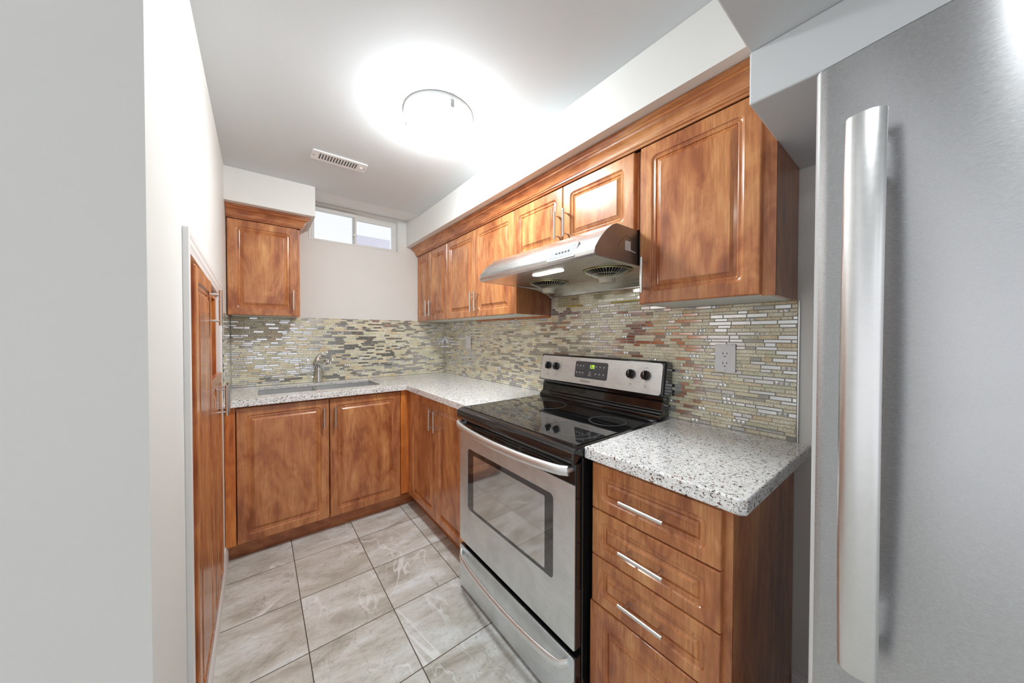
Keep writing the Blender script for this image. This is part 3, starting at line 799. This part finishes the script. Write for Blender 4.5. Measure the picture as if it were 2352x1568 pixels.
# oven door
XO = 0.800
bm = B(); box(bm, XO+0.001, 0.830, RY0+0.004, RY1-0.004, 0.246, 0.856)
od = link('oven_door', bm, BLACK, rg, bevel=0.004)
bm = B(); prism(bm, rrect(RY0+0.0055, RY1-0.0035, 0.247, 0.787, 0.004, 3), [rrect(0.788, 1.3695, 0.4257, 0.7228, 0.018, 6)], lambda a, b: (XO-0.003, a, b), lambda a, b: (XO+0.0008, a, b))
link('steel_skin', bm, STEEL_Y, od, bevel=0.0012)
bm = B(); prism(bm, rrect(0.7885, 1.369, 0.4262, 0.7223, 0.017, 6), [], lambda a, b: (XO-0.0008, a, b), lambda a, b: (XO+0.0007, a, b))
ow_ = link('oven_window', bm, OVENGLASS, od)
bm = B(); prism(bm, rrect(0.832, 1.318, 0.440, 0.700, 0.006, 3), [], lambda a, b: (XO-0.0014, a, b), lambda a, b: (XO-0.0009, a, b))
link('inner_screen', bm, OVENINNER, od)
# vent slots in the black strip
bm = B()
for k in range(3):
    for j in range(3):
        y0 = 0.80+j*0.185
        cyl(bm, (XO-0.0008, y0, 0.808+k*0.0125), (XO-0.0008, y0+0.165, 0.808+k*0.0125), 0.0024, n=8)
link('vent_slots', bm, BLACK_MATT, od)
def bow_handle(x_end, x_mid, y0, y1, z, w, hh, drop=0.0):
    path = []; secs = []; n = 28
    for i in range(n+1):
        t = i/n; y = y0+(y1-y0)*t; s = sin(pi*t)**0.55 if 0 < t < 1 else 0.0
        path.append((x_end+(x_mid-x_end)*s, y, z-drop*s))
        k = 1.0
        secs.append(ell(w, hh*k, 16))
    return path, secs
path, secs = bow_handle(XO-0.020, XO-0.056, 0.7035, 1.4285, 0.836, 0.011, 0.0165, 0.010)
bm = B(); sweep(bm, path, secs, ups=(0, 0, 1))
for yy in (0.7100, 1.4220): cyl(bm, (XO+0.0005, yy, 0.836), (XO-0.024, yy, 0.836), 0.010, n=16)
hd = link('oven_handle', bm, STEEL_RH, od); smooth_angle(hd, 50)
# storage drawer
bm = B(); box(bm, XO+0.001, 0.830, RY0+0.004, RY1-0.004, 0.016, 0.222)
dr = link('storage_drawer', bm, BLACK, rg, bevel=0.004)
bm = B(); prism(bm, rrect(RY0+0.0055, RY1-0.0035, 0.018, 0.221, 0.010, 4), [], lambda a, b: (XO-0.004, a, b), lambda a, b: (XO+0.0008, a, b))
link('steel_skin', bm, STEEL_Y, dr, bevel=0.003)
n = 30; path = []; secs = []
for i in range(n+1):
    t = i/n; e = sin(pi*t)**0.35 if 0 < t < 1 else 0.0
    path.append((XO-0.006-0.034*e, 0.712+(1.424-0.712)*t, 0.196-0.030*e)); secs.append(ell(0.008, 0.0145, 16))
bm = B(); sweep(bm, path, secs, ups=(0, 0, 1)); smooth_angle(link('drawer_handle', bm, STEEL_RH, dr), 50)
# back guard
bm = B()
prof = [(1.340, 0.9122), (1.343, 0.926), (1.352, 0.931), (1.355, 0.939), (1.366, 0.943), (1.370, 0.982), (1.376, 0.990), (1.376, 1.004), (1.423, 1.004), (1.423, 0.9122)]
extrude_profile(bm, prof, lambda a, b: (a, RY0+0.012, b), lambda a, b: (a, RY1-0.004, b))
bg = link('lower_backguard', bm, BLACK, rg, bevel=0.003)
XPB, XPT = 1.338, 1.366          # control panel face, bottom and top (leaning back)
PZ0, PZ1 = 1.004, 1.160
bm = B()
extrude_profile(bm, [(XPB, PZ0+0.003), (XPT, PZ1), (1.424, PZ1-0.004), (1.424, PZ0-0.0005), (XPB+0.02, PZ0+0.0)], lambda a, b: (a, RY0-0.004, b), lambda a, b: (a, RY1+0.002, b))
cp = link('control_panel', bm, BLACK, rg, bevel=0.010, seg=4); smooth_angle(cp, 60)
def pf(u, v, w):          # panel coordinates: u=world y, v=world z on the leaning face
    k = (v-PZ0)/(PZ1-PZ0); x = XPB+(XPT-XPB)*k
    nx, nz = -(PZ1-PZ0), (XPT-XPB); l = sqrt(nx*nx+nz*nz)
    return (x+nx/l*w, u, v+nz/l*w)
bm = B(); prism(bm, rrect(RY0+0.008, RY1-0.008, PZ0+0.010, PZ1-0.010, 0.014, 6), [], lambda a, b: pf(a, b, 0.0002), lambda a, b: pf(a, b, 0.0022))
fp = link('steel_fascia', bm, STEEL_Y, cp)
bm = B(); prism(bm, rrect(0.966, 1.172, 1.046, 1.132, 0.010, 5), [], lambda a, b: pf(a, b, 0.0020), lambda a, b: pf(a, b, 0.0030))
dp = link('display', bm, GREYPANEL, rg)
def strip(bm, y0, y1, z0, z1, w0=0.0031, w1=0.0034):
    prism(bm, [(y0, z0), (y1, z0), (y1, z1), (y0, z1)], [], lambda a, b: pf(a, b, w0), lambda a, b: pf(a, b, w1))
# seven segment clock 1:39 (reading order runs towards -y)
SEG = {'1': 'bc', '3': 'abgcd', '9': 'abcdfg'}
bm = B()
for chx, yy in (('1', 1.0795), ('3', 1.0672), ('9', 1.0560)):
    w_, h_, t_ = 0.0078, 0.0175, 0.0016; zb = 1.0985; yl = yy
    segs = {'a': (yl-w_, yl, zb+h_-t_, zb+h_), 'd': (yl-w_, yl, zb, zb+t_), 'g': (yl-w_, yl, zb+h_/2-t_/2, zb+h_/2+t_/2),
            'b': (yl-w_, yl-w_+t_, zb+h_/2, zb+h_), 'c': (yl-w_, yl-w_+t_, zb, zb+h_/2), 'f': (yl-t_, yl, zb+h_/2, zb+h_), 'e': (yl-t_, yl, zb, zb+h_/2)}
    for s_ in SEG[chx]: strip(bm, *segs[s_])
link('clock_digits', bm, LCD, dp)
def strip_m(bm, y0, y1, z0, z1, mi, w0=0.0031, w1=0.0034):
    prism(bm, [(y0, z0), (y1, z0), (y1, z1), (y0, z1)], [], lambda a, b: pf(a, b, w0), lambda a, b: pf(a, b, w1), mi)
for i, cy in enumerate([1.158, 1.138, 1.118, 1.036, 1.012, 0.988]):
    for j, zc in enumerate((1.1000, 1.0640)):
        w_ = 0.0062; bm = B()
        prism(bm, rrect(cy-w_, cy+w_, zc-w_, zc+w_, 0.002, 2), [rrect(cy-w_+0.0008, cy+w_-0.0008, zc-w_+0.0008, zc+w_-0.0008, 0.0015, 2)], lambda a, b: pf(a, b, 0.0031), lambda a, b: pf(a, b, 0.0033))
        strip_m(bm, cy-0.0052, cy+0.0052, zc+w_+0.0025, zc+w_+0.0050, 1)
        if i in (1, 2, 5) or j: strip_m(bm, cy+0.000, cy+0.0050, zc+w_-0.0012, zc+w_+0.0006, 1)
        link('touch_button', bm, [GREYLINE, WHITEINK], dp)
for q in range(3):
    bm = B(); strip(bm, 1.066-0.002*q, 1.078+0.003*q, 1.078-q*0.009, 1.0805-q*0.009); link('indicator_text', bm, WHITEINK, dp)
# knobs
for ky in (1.3755, 1.3115, 0.8385, 0.7655):
    c0 = Vector(pf(ky, 1.093, 0.002)); nrm = (Vector(pf(ky, 1.093, 1.0))-Vector(pf(ky, 1.093, 0.0))).normalized()
    bm = B(); cyl(bm, c0, c0+nrm*0.013, 0.0225, 0.0205, 28)
    upv = Vector((0, 0, 1)); upv = (upv-nrm*upv.dot(nrm)).normalized(); sdv = nrm.cross(upv)
    pts = []
    for k_, (a, b) in enumerate(((-0.0045, 0.0), (0.0045, 0.0), (0.0036, 0.0), (-0.0036, 0.0))): pass
    def P(a, b, c): return c0+sdv*a+upv*b+nrm*c
    vs = [bm.verts.new(P(a, b, c)) for a, b, c in ((-0.005, -0.0205, 0.012), (0.005, -0.0205, 0.012), (0.005, 0.0205, 0.012), (-0.005, 0.0205, 0.012), (-0.0035, -0.0195, 0.025), (0.0035, -0.0195, 0.025), (0.0035, 0.0195, 0.025), (-0.0035, 0.0195, 0.025))]
    for f in ((0, 1, 2, 3), (4, 5, 6, 7), (0, 1, 5, 4), (1, 2, 6, 5), (2, 3, 7, 6), (3, 0, 4, 7)): bm.faces.new([vs[i] for i in f])
    kb = link('knob', bm, BLACK, rg, bevel=0.0012); smooth_angle(kb, 40)
    bm = B(); vs = [bm.verts.new(P(a, b, 0.0254)) for a, b in ((-0.0008, -0.001), (0.0008, -0.001), (0.0008, 0.018), (-0.0008, 0.018))]; bm.faces.new(vs); link('pointer_line', bm, WHITEINK, kb)
# dial marks, burner icons
for (ky, dy, dz) in ((1.3755, 0.002, -0.002), (1.3115, 0.002, 0.002), (0.8385, -0.002, 0.002), (0.7655, -0.002, -0.002)):
    bm = B()
    for k_ in range(9):
        a = radians(20+k_*40); cy, cz = ky+0.030*sin(a), 1.093+0.030*cos(a)
        strip(bm, cy-0.0008, cy+0.0008, cz-0.0008, cz+0.0008, 0.0022, 0.0025)
    strip(bm, ky-0.004, ky+0.004, 1.1245, 1.1262, 0.0022, 0.0025)
    link('dial_marks', bm, DARKINK, cp)
    s_ = 0.0055; cz = 1.0455; bm = B()
    prism(bm, [(ky-s_, cz-s_), (ky+s_, cz-s_), (ky+s_, cz+s_), (ky-s_, cz+s_)], [[(ky-s_+0.0009, cz-s_+0.0009), (ky+s_-0.0009, cz-s_+0.0009), (ky+s_-0.0009, cz+s_-0.0009), (ky-s_+0.0009, cz+s_-0.0009)]], lambda a, b: pf(a, b, 0.0022), lambda a, b: pf(a, b, 0.0024))
    strip(bm, ky+dy-0.0014, ky+dy+0.0014, cz+dz-0.0014, cz+dz+0.0014, 0.0022, 0.0025)
    link('burner_icon', bm, DARKINK, cp)
def text_mesh(name, body, size, m, parent, fn, cu, cv, spacing=1.0, thick=0.0002, flip=1):
    cu_ = bpy.data.curves.new(name, 'FONT'); cu_.body = body; cu_.size = size; cu_.align_x = 'CENTER'; cu_.align_y = 'CENTER'; cu_.space_character = spacing; cu_.extrude = thick
    ob = bpy.data.objects.new(name, cu_); COL.objects.link(ob)
    dg = bpy.context.evaluated_depsgraph_get(); me = bpy.data.meshes.new_from_object(ob.evaluated_get(dg))
    bpy.data.objects.remove(ob)
    off = base_of(parent)
    for v in me.vertices:
        v.co = Vector(fn(cu+flip*v.co.x, cv+v.co.y, v.co.z))-off
    me.name = name; me.materials.clear(); me.materials.append(m)
    o = bpy.data.objects.new(name, me); COL.objects.link(o); o.parent = parent
    return o
text_mesh('maker_lettering', 'FRIGIDAIRE', 0.0115, DARKINK, cp, lambda u, v, w: pf(u, v, w+0.0024), 1.098, 1.0295, 1.15, flip=-1)

# ------------------------------------------------------------------ range hood
hood = thing('range_hood', (1.16, 1.07, 1.50), 'stainless under-cabinet range hood with two round fans above the range', 'range hood')
HY_0, HY_1 = 0.700, 1.4305
def hprof():
    p = [(1.424, 1.678), (1.030, 1.678)]
    # nose curve
    import mathutils
    c = [(1.030, 1.678), (0.985, 1.664), (0.935, 1.615), (0.906, 1.572)]
    for i in range(1, 13):
        t = i/12
        x = (1-t)**3*c[0][0]+3*(1-t)**2*t*c[1][0]+3*(1-t)*t*t*c[2][0]+t**3*c[3][0]
        z = (1-t)**3*c[0][1]+3*(1-t)**2*t*c[1][1]+3*(1-t)*t*t*c[2][1]+t**3*c[3][1]
        p.append((x, z))
    p += [(0.904, 1.562), (0.906, 1.552), (0.913, 1.546), (0.925, 1.545)]
    return p
HP = hprof()
fans = ((1.172, 0.842), (1.208, 1.232)); FR = 0.099
bm = B()
# outer skin (top, nose) as a strip and closed by bottom plate with fan holes
A = [bm.verts.new((a, HY_0+0.004, b)) for a, b in HP]; C = [bm.verts.new((a, HY_1-0.004, b)) for a, b in HP]
for i in range(len(HP)-1): bm.faces.new((A[i], A[i+1], C[i+1], C[i]))
def circ(cx, cy, r, n=40): return [(cx+r*cos(2*pi*i/n), cy+r*sin(2*pi*i/n)) for i in range(n)]
XF = 1.325
lens_out = rrect(0.985-0.0, 1.029, 0.945, 1.125, 0.0219, 6)
L = plate(bm, [(0.925, HY_0+0.004), (XF, HY_0+0.004), (XF, HY_1-0.004), (0.925, HY_1-0.004)], [circ(cx, cy, FR) for cx, cy in fans]+[lens_out], lambda a, b: (a, b, 1.545))
for lp in L[1:]:
    up = [bm.verts.new((v.co.x, v.co.y, 1.600)) for v in lp]
    for i in range(len(lp)): bm.faces.new((lp[i], lp[(i+1) % len(lp)], up[(i+1) % len(lp)], up[i]))
    bm.faces.new(up)
# rear sloping panel and hem
vs = [bm.verts.new(p) for p in ((XF, HY_0+0.004, 1.545), (XF, HY_1-0.004, 1.545), (1.418, HY_1-0.004, 1.502), (1.418, HY_0+0.004, 1.502))]; bm.faces.new(vs)
vs2 = [bm.verts.new(p) for p in ((1.418, HY_1-0.004, 1.4985), (1.418, HY_0+0.004, 1.4985), (1.424, HY_0+0.004, 1.4985), (1.424, HY_1-0.004, 1.4985))]
bm.faces.new((vs[2], vs[3], vs2[1], vs2[0])); bm.faces.new(vs2)
shell = link('hood_shell', bm, STEEL_HOOD, hood, recalc=False)
bm = bmesh.new(); bm.from_mesh(shell.data); bmesh.ops.remove_doubles(bm, verts=bm.verts, dist=1e-5); bmesh.ops.recalc_face_normals(bm, faces=bm.faces); bm.to_mesh(shell.data); bm.free(); smooth_angle(shell, 30)
EP = HP+[(1.20, 1.5425), (1.30, 1.536), (1.36, 1.524), (1.40, 1.506), (1.424, 1.490)]
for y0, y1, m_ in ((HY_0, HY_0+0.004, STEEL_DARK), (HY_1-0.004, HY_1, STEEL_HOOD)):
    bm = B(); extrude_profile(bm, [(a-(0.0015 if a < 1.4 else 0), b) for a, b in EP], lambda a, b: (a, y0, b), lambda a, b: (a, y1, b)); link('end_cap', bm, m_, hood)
# pressed crease line and rating label on the visible end
bm = B()
pts = [(1.040, 1.585), (1.038, 1.600), (1.046, 1.612), (1.085, 1.640), (1.096, 1.642), (1.135, 1.636)]
sweep(bm, [Vector((a, HY_0-0.0002, b)) for a, b in pts], ell(0.0008, 0.0008, 6), ups=(0, 1, 0)); link('pressed_crease', bm, simple('crease_shadow_line', (0.12, 0.11, 0.10), 0.4, 0.8), hood)
bm = B(); box(bm, 1.083, 1.118, HY_0-0.0008, HY_0-0.0001, 1.590, 1.625); lb = link('rating_label', bm, simple('paper_label', (0.75, 0.75, 0.75), 0.6), hood)
bm = B(); rr_ = random.Random(4)
for k in range(9):
    z = 1.6215-k*0.0034; x = 1.0855
    while x < 1.112:
        w_ = rr_.uniform(0.002, 0.006); box(bm, x, x+w_, HY_0-0.0011, HY_0-0.0009, z-0.0013, z); x += w_+0.0015
link('label_print', bm, simple('label_ink', (0.35, 0.35, 0.36), 0.6), lb)
bm = B(); cyl(bm, (1.112, HY_0-0.0022, 1.592), (1.149, HY_0-0.0022, 1.588), 0.0018, n=8); link('white_wire', bm, PLASTIC, hood)
# control panel on the nose
def hf(u, v, w):     # u = y, v 0..1 down the nose face
    x = 0.931-0.022*v*1.0; z = 1.606-0.044*v
    nx, nz = -0.894, 0.447
    return (x+nx*w, u, z+nz*w)
bm = B(); prism(bm, [(0.790, -0.15), (0.935, -0.15), (0.935, 1.15), (0.790, 1.15)], [], lambda a, b: hf(a, b, -0.010), lambda a, b: hf(a, b, 0.0060))
link('control_housing', bm, STEEL_HOOD, hood, bevel=0.003)
bm = B(); prism(bm, [(0.800, 0.0), (0.921, 0.0), (0.921, 1.0), (0.800, 1.0)], [], lambda a, b: hf(a, b, 0.0061), lambda a, b: hf(a, b, 0.0072))
hc = link('button_panel', bm, simple('hood_panel_grey', (0.26, 0.27, 0.28), 0.5, 0.0, 0.2), hood, bevel=0.0008)
for k in range(5):
    y = 0.892-k*0.0155; c = Vector(hf(y, 0.5, 0.0070)); nn = Vector((-0.894, 0, 0.447))
    bm = B(); cyl(bm, c, c+nn*0.005, 0.0042, 0.0036, 14); link('push_button', bm, CHROME, hc)
# lamp lens and fans
bm = B(); prism(bm, rrect(0.9865, 1.0275, 0.9465, 1.1235, 0.0204, 6), [], lambda a, b: (a, b, 1.5425), lambda a, b: (a, b, 1.560)); link('lamp_lens', bm, LENS, hood, bevel=0.002)
for cx, cy in fans:
    bm = B(); lathe(bm, (cx, cy, 1.5445), [(FR-0.001, 0.040), (FR-0.001, 0.0), (FR+0.004, -0.0015), (FR+0.004, -0.004), (FR-0.005, -0.004), (FR-0.005, 0.040)], 48, cap=False); rim = smooth_angle(link('fan_rim', bm, GREASE, hood), 40)
    bm = B(); lathe(bm, (cx, cy, 1.5995), [(FR-0.002, 0.0), (FR-0.002, -0.002), (0.001, -0.002)], 32); lathe(bm, (cx, cy, 1.5455), [(FR-0.0055, 0.0), (FR-0.0055, 0.052)], 48, cap=False); link('fan_cavity_shade', bm, DARKHOLE, rim, recalc=False)  # black disc and liner stand in for shade inside the fan opening
    bm = B()
    for i in range(44):
        a = 2*pi*i/44
        cyl(bm, (cx+(FR-0.004)*cos(a), cy+(FR-0.004)*sin(a), 1.5415), (cx+0.033*cos(a), cy+0.033*sin(a), 1.512), 0.0009, n=5, caps=False)
    torus(bm, (cx, cy, 1.527), 0.066, 0.0010, 40, 5)
    link('wire_guard', bm, simple('guard_wire', (0.62, 0.60, 0.50), 0.3, 0.7), rim)
    bm = B(); lathe(bm, (cx, cy, 1.490), [(0.001, 0.002), (0.027, 0.0), (0.032, 0.003), (0.036, 0.024), (0.038, 0.026), (0.001, 0.026)], 32, cap=False); smooth_angle(link('grease_cup', bm, HUBP, rim), 40)
    bm = B()
    for i in range(7):
        a = 2*pi*i/7; u = Vector((cos(a), sin(a), 0)); v = Vector((-sin(a), cos(a), 0))
        vs = [bm.verts.new(Vector((cx, cy, 1.575))+u*r+v*s_+Vector((0, 0, h_))) for r, s_, h_ in ((0.03, -0.006, -0.008), (0.085, -0.018, -0.010), (0.085, 0.018, 0.010), (0.03, 0.006, 0.008))]; bm.faces.new(vs)
    link('fan_blades', bm, simple('fan_metal', (0.10, 0.10, 0.12), 0.4, 0.6), rim)
# clear guard strip with tape on the tiles under the hood
sg = thing('splash_guard', (1.421, 1.03, 1.437), 'clear plastic strip taped to the tiles below the range hood', 'splash guard')
bm = B(); box(bm, 1.4215, 1.4228, 0.712, 1.372, 1.437, 1.4965); link('sheet', bm, CLEAR, sg)
for a, b in ((1.190, 1.300), (0.72, 1.000)):
    bm = B(); box(bm, 1.4204, 1.4213, a, b, 1.4345, 1.4405); link('tape', bm, TAPE, sg)

# ------------------------------------------------------------------ outlets
def wplate(label, yc, zc, hw, hh, outlet=True):
    t = thing('wall_outlet' if outlet else 'wall_plate', (XR-0.006, yc, zc-hh), label, 'outlet' if outlet else 'wall plate')
    f = face_mx(XR-0.0072)
    bm = B(); prism(bm, rrect(yc-hw, yc+hw, zc-hh, zc+hh, 0.003, 3), [], lambda a, b: f(a, b, 0.0), lambda a, b: f(a, b, 0.0055)); pl = link('plate', bm, PLASTIC, t, bevel=0.0022, seg=3)
    if outlet:
        bm = B(); prism(bm, rrect(yc-0.0165, yc+0.0165, zc-0.0335, zc+0.0335, 0.0015, 2), [], lambda a, b: f(a, b, 0.0050), lambda a, b: f(a, b, 0.0066)); rc = link('receptacle', bm, PLASTIC, t, bevel=0.0006)
        for dz in (0.0125, -0.0250):
            zz = zc+dz+0.006; bm = B()
            for dy, hh_ in ((0.0065, 0.0045), (-0.0065, 0.0037)):
                prism(bm, [(yc+dy-0.0011, zz-hh_), (yc+dy+0.0011, zz-hh_), (yc+dy+0.0011, zz+hh_), (yc+dy-0.0011, zz+hh_)], [], lambda a, b: f(a, b, 0.0062), lambda a, b: f(a, b, 0.0068))
            cz = zz-0.0125; pts = [(yc-0.0026, cz-0.0012)]+[(yc+0.0026*cos(a), cz+0.0026*sin(a)) for a in [pi-pi*i/8 for i in range(9)]]+[(yc+0.0026, cz-0.0012)]
            prism(bm, pts, [], lambda a, b: f(a, b, 0.0062), lambda a, b: f(a, b, 0.0068))
            link('socket', bm, DARKHOLE, rc)
    for s in (-1, 1):
        bm = B(); cyl(bm, f(yc, zc+s*hh*0.86, 0.0050), f(yc, zc+s*hh*0.86, 0.0062), 0.0024, n=12); link('screw', bm, STEEL_H, pl)
    return t
wplate('white duplex outlet on the mosaic wall above the short worktop', 0.4812, 1.1832, 0.0345, 0.0540)
wplate('small white blank plate on the mosaic wall near the back corner', 2.425, 1.2048, 0.0385, 0.0545, False)

# ------------------------------------------------------------------ ceiling lamp and vent
LX, LY = 0.641, 1.352
lamp = thing('ceiling_lamp', (LX, LY, 2.16), 'round frosted glass flush lamp glowing on the kitchen ceiling', 'lamp')
bm = B(); lathe(bm, (LX, LY, ZC-0.0005), [(0.149, 0.0), (0.149, -0.014), (0.143, -0.018), (0.001, -0.018)], 56); smooth_angle(link('base_plate', bm, TRIMW, lamp), 40)
bm = B(); prof = [(0.138, -0.0195), (0.141, -0.030)]
for i in range(1, 10):
    a = pi/2*i/9; prof.append((0.141*cos(a)**0.8+0.0005 if i < 9 else 0.0005, -0.030-0.062*sin(a)))
lathe(bm, (LX, LY, ZC), prof, 56, cap=False); smooth_angle(link('glass_dome', bm, DOME, lamp), 60)
for ang in (math.atan2(1.426-LY, 0.519-LX), math.atan2(1.212-LY, 0.633-LX), math.atan2(1.421-LY, 0.763-LX)):
    u = Vector((cos(ang), sin(ang), 0)); v = Vector((-sin(ang), cos(ang), 0)); o_ = Vector((LX, LY, ZC))
    bm = B()
    for a0, a1, z0, z1 in ((0.1435, 0.146, -0.046, -0.014), (0.132, 0.146, -0.048, -0.0455)):
        vs = []
        for a in (a0, a1):
            for s in (-0.009, 0.009):
                for z in (z0, z1): vs.append(bm.verts.new(o_+u*a+v*s+Vector((0, 0, z))))
        for f in ((0, 1, 3, 2), (4, 6, 7, 5), (0, 4, 5, 1), (2, 3, 7, 6), (0, 2, 6, 4), (1, 5, 7, 3)): bm.faces.new([vs[i] for i in f])
    link('clip', bm, CLIPM, lamp)
vt = thing('ceiling_vent', (0.37, 2.048, ZC-0.012), 'small white slotted air register on the ceiling near the back', 'vent')
VX0, VX1, VY0, VY1 = 0.232, 0.508, 1.996, 2.100
slots = []
for k in range(14):
    x = 0.268+k*0.0138; slots.append([(x, 2.016), (x+0.0082, 2.016), (x+0.0082, 2.080), (x, 2.080)])
bm = B(); prism(bm, rrect(VX0, VX1, VY0, VY1, 0.010, 4), slots, lambda a, b: (a, b, ZC-0.0065), lambda a, b: (a, b, ZC-0.0045))
link('face_plate', bm, TRIMW, vt)
bm = B(); prism(bm, rrect(VX0+0.001, VX1-0.001, VY0+0.001, VY1-0.001, 0.010, 4), [rrect(VX0+0.008, VX1-0.008, VY0+0.008, VY1-0.008, 0.006, 4)], lambda a, b: (a, b, ZC-0.0044), lambda a, b: (a, b, ZC-0.0003)); link('rim', bm, TRIMW, vt)
bm = B(); box(bm, 0.262, 0.462, 2.010, 2.086, ZC-0.0012, ZC-0.0004); link('duct_shadow', bm, simple('vent_inside', (0.30, 0.30, 0.30), 0.8), vt)
bm = B()
for k in range(14):
    x = 0.268+k*0.0138
    vs = [bm.verts.new(p) for p in ((x+0.0082, 2.016, ZC-0.0064), (x+0.0082, 2.080, ZC-0.0064), (x+0.0115, 2.080, ZC-0.0020), (x+0.0115, 2.016, ZC-0.0020))]; bm.faces.new(vs)
link('louvres', bm, TRIMW, vt)
for sx_ in (0.243, 0.497):
    bm = B(); cyl(bm, (sx_, 2.048, ZC-0.0078), (sx_, 2.048, ZC-0.0062), 0.0035, n=12); link('screw', bm, CLIPM, vt)
bm = B(); box(bm, 0.474, 0.486, 2.043, 2.053, ZC-0.0100, ZC-0.0062); link('damper_lever', bm, TRIMW, vt)

# ------------------------------------------------------------------ pantry built into the left wall
XP = -0.137
pn = thing('pantry_cabinet', (-0.3, 1.65, 0.112), 'built-in cherry pantry with an open shelf in the white-cased left wall opening', 'cabinet')
bm = B(); t = 0.018
PY0, PY1, PZT = NY0+0.003, NY1-0.003, NZ1-0.040
xf, xb = XP-0.0195, -0.52
box(bm, xb, xf, PY0, PY0+t, 0.114, PZT); box(bm, xb, xf, PY1-t, PY1, 0.114, PZT)
box(bm, xb, xf, PY0+t, PY1-t, 0.114, 0.132); box(bm, xb, xf, PY0+t, PY1-t, PZT-t, PZT)
box(bm, xb, xb+0.008, PY0+t, PY1-t, 0.132, PZT-t)
box(bm, xb+0.008, xf, 1.648, 1.664, 0.132, PZT-t); box(bm, xb+0.008, xf, 1.664, PY1-t, 1.066, 1.082)
box(bm, xf-0.018, xf, PY0+t, 1.285, 0.132, PZT-t)
link('carcass', bm, WOOD_O, pn)
d = link('door', panel_front(1.272, 1.655, 0.135, PZT+0.018, face_px(XP)), WOOD, pn)
h = link('handle', bar_handle((XP+0.030, 1.600, 1.369), (0, 0, 1), (1, 0, 0), proj=0.030), STEEL_H, d); smooth_angle(h)
for a, b, hy in ((1.658, 1.862, 1.838), (1.866, 2.066, 1.938)):
    d = link('door', panel_front(a, b, 0.135, 1.094, face_px(XP)), WOOD, pn)
    h = link('handle', bar_handle((XP+0.030, hy, 0.990), (0, 0, 1), (1, 0, 0), proj=0.030), STEEL_H, d); smooth_angle(h)

# ------------------------------------------------------------------ fridge
fr = thing('refrigerator', (1.05, -0.26, 0), 'large brushed stainless refrigerator with a bowed bar handle at the right edge', 'refrigerator')
FY0, FY1 = -0.642, 0.119
bm = B(); box(bm, 0.790, 1.405, FY0+0.012, FY1-0.012, 0.02, 1.688)
for fx in (0.84, 1.35):
    for fy in (FY0+0.06, FY1-0.06): cyl(bm, (fx, fy, 0.0), (fx, fy, 0.022), 0.02)
link('cabinet_body', bm, simple('grey_fridge_side', (0.30, 0.30, 0.31), 0.4), fr, bevel=0.004)
def fx_front(y):
    c = (FY0+FY1)/2; hw = (FY1-FY0)/2; k = abs((y-c)/hw)
    return 0.692+0.038*k**2.2
def fdoor(z0, z1):
    bm = B(); pts = []
    n = 40; r = 0.009
    ys = [FY0+(FY1-FY0)*i/n for i in range(n+1)]
    front = []
    for y in ys:
        e = min(y-FY0, FY1-y); x = fx_front(y)
        if e < r: x += r-sqrt(max(0, r*r-(r-e)**2))
        front.append((x, y))
    extra = []
    for k in range(1, 6):
        e = r*(1-cos(pi/2*k/6)); extra.append(e)
    ys2 = sorted(set(ys+[FY0+e for e in extra]+[FY1-e for e in extra]))
    front = []
    for y in ys2:
        e = min(y-FY0, FY1-y); x = fx_front(y)
        if e < r: x += r-sqrt(max(0, r*r-(r-e)**2))
        front.append((x, y))
    poly = front+[(0.785, FY1), (0.785, FY0)]
    extrude_profile(bm, poly, lambda a, b: (a, b, z0), lambda a, b: (a, b, z1))
    for f in bm.faces:
        if len(f.verts) == 4 and f.calc_center_median().y > FY1-0.0075: f.material_index = 1
    return bm
FEDGE = simple('grey_door_edge', (0.60, 0.61, 0.62), 0.35, 0.0, 0.4)
d1 = link('upper_door', fdoor(0.640, 1.704), [STEEL_FR, FEDGE], fr, bevel=0.003); smooth_angle(d1, 30)
d2 = link('freezer_drawer', fdoor(0.060, 0.632), [STEEL_FR, FEDGE], fr, bevel=0.003); smooth_angle(d2, 30)
bm = B(); n = 40; path = []; secs = []
for i in range(n+1):
    t = i/n; z = 0.785+(1.583-0.785)*t; s = sin(pi*t)
    path.append((0.679-0.026*s**0.8, 0.057, z))
    w_ = 0.0205
    secs.append([(w_*cos(a), (0.011 if sin(a) > 0 else 0.004)*sin(a)) for a in [2*pi*k/20 for k in range(20)]])
sweep(bm, path, secs, ups=(-1, 0, 0))
hh = link('door_handle', bm, STEEL_FH, d1); smooth_angle(hh, 50)
for z0, z1 in ((1.505, 1.565), (0.82, 0.87)):
    bm = B(); box(bm, 0.671, fx_front(0.050)+0.004, 0.044, 0.062, z0, z1); link('handle_mount', bm, STEEL_FH, d1, bevel=0.004)
bm = B(); n = 30; path = []; secs = []
for i in range(n+1):
    t = i/n; y = -0.56+0.60*t; s = sin(pi*t)**0.8 if 0 < t < 1 else 0
    path.append((fx_front(y)-0.010-0.040*s, y, 0.565)); secs.append(ell(0.008, 0.018, 14))
sweep(bm, path, secs, ups=(0, 0, 1)); smooth_angle(link('drawer_handle', bm, STEEL_FH, d2), 50)
bm = B(); box(bm, 0.742, 0.79, 0.086, 0.117, 1.7045, 1.712); box(bm, 0.765, 0.86, 0.080, 0.106, 1.688, 1.712); link('hinge_cover', bm, BLACK_MATT, fr, bevel=0.003)
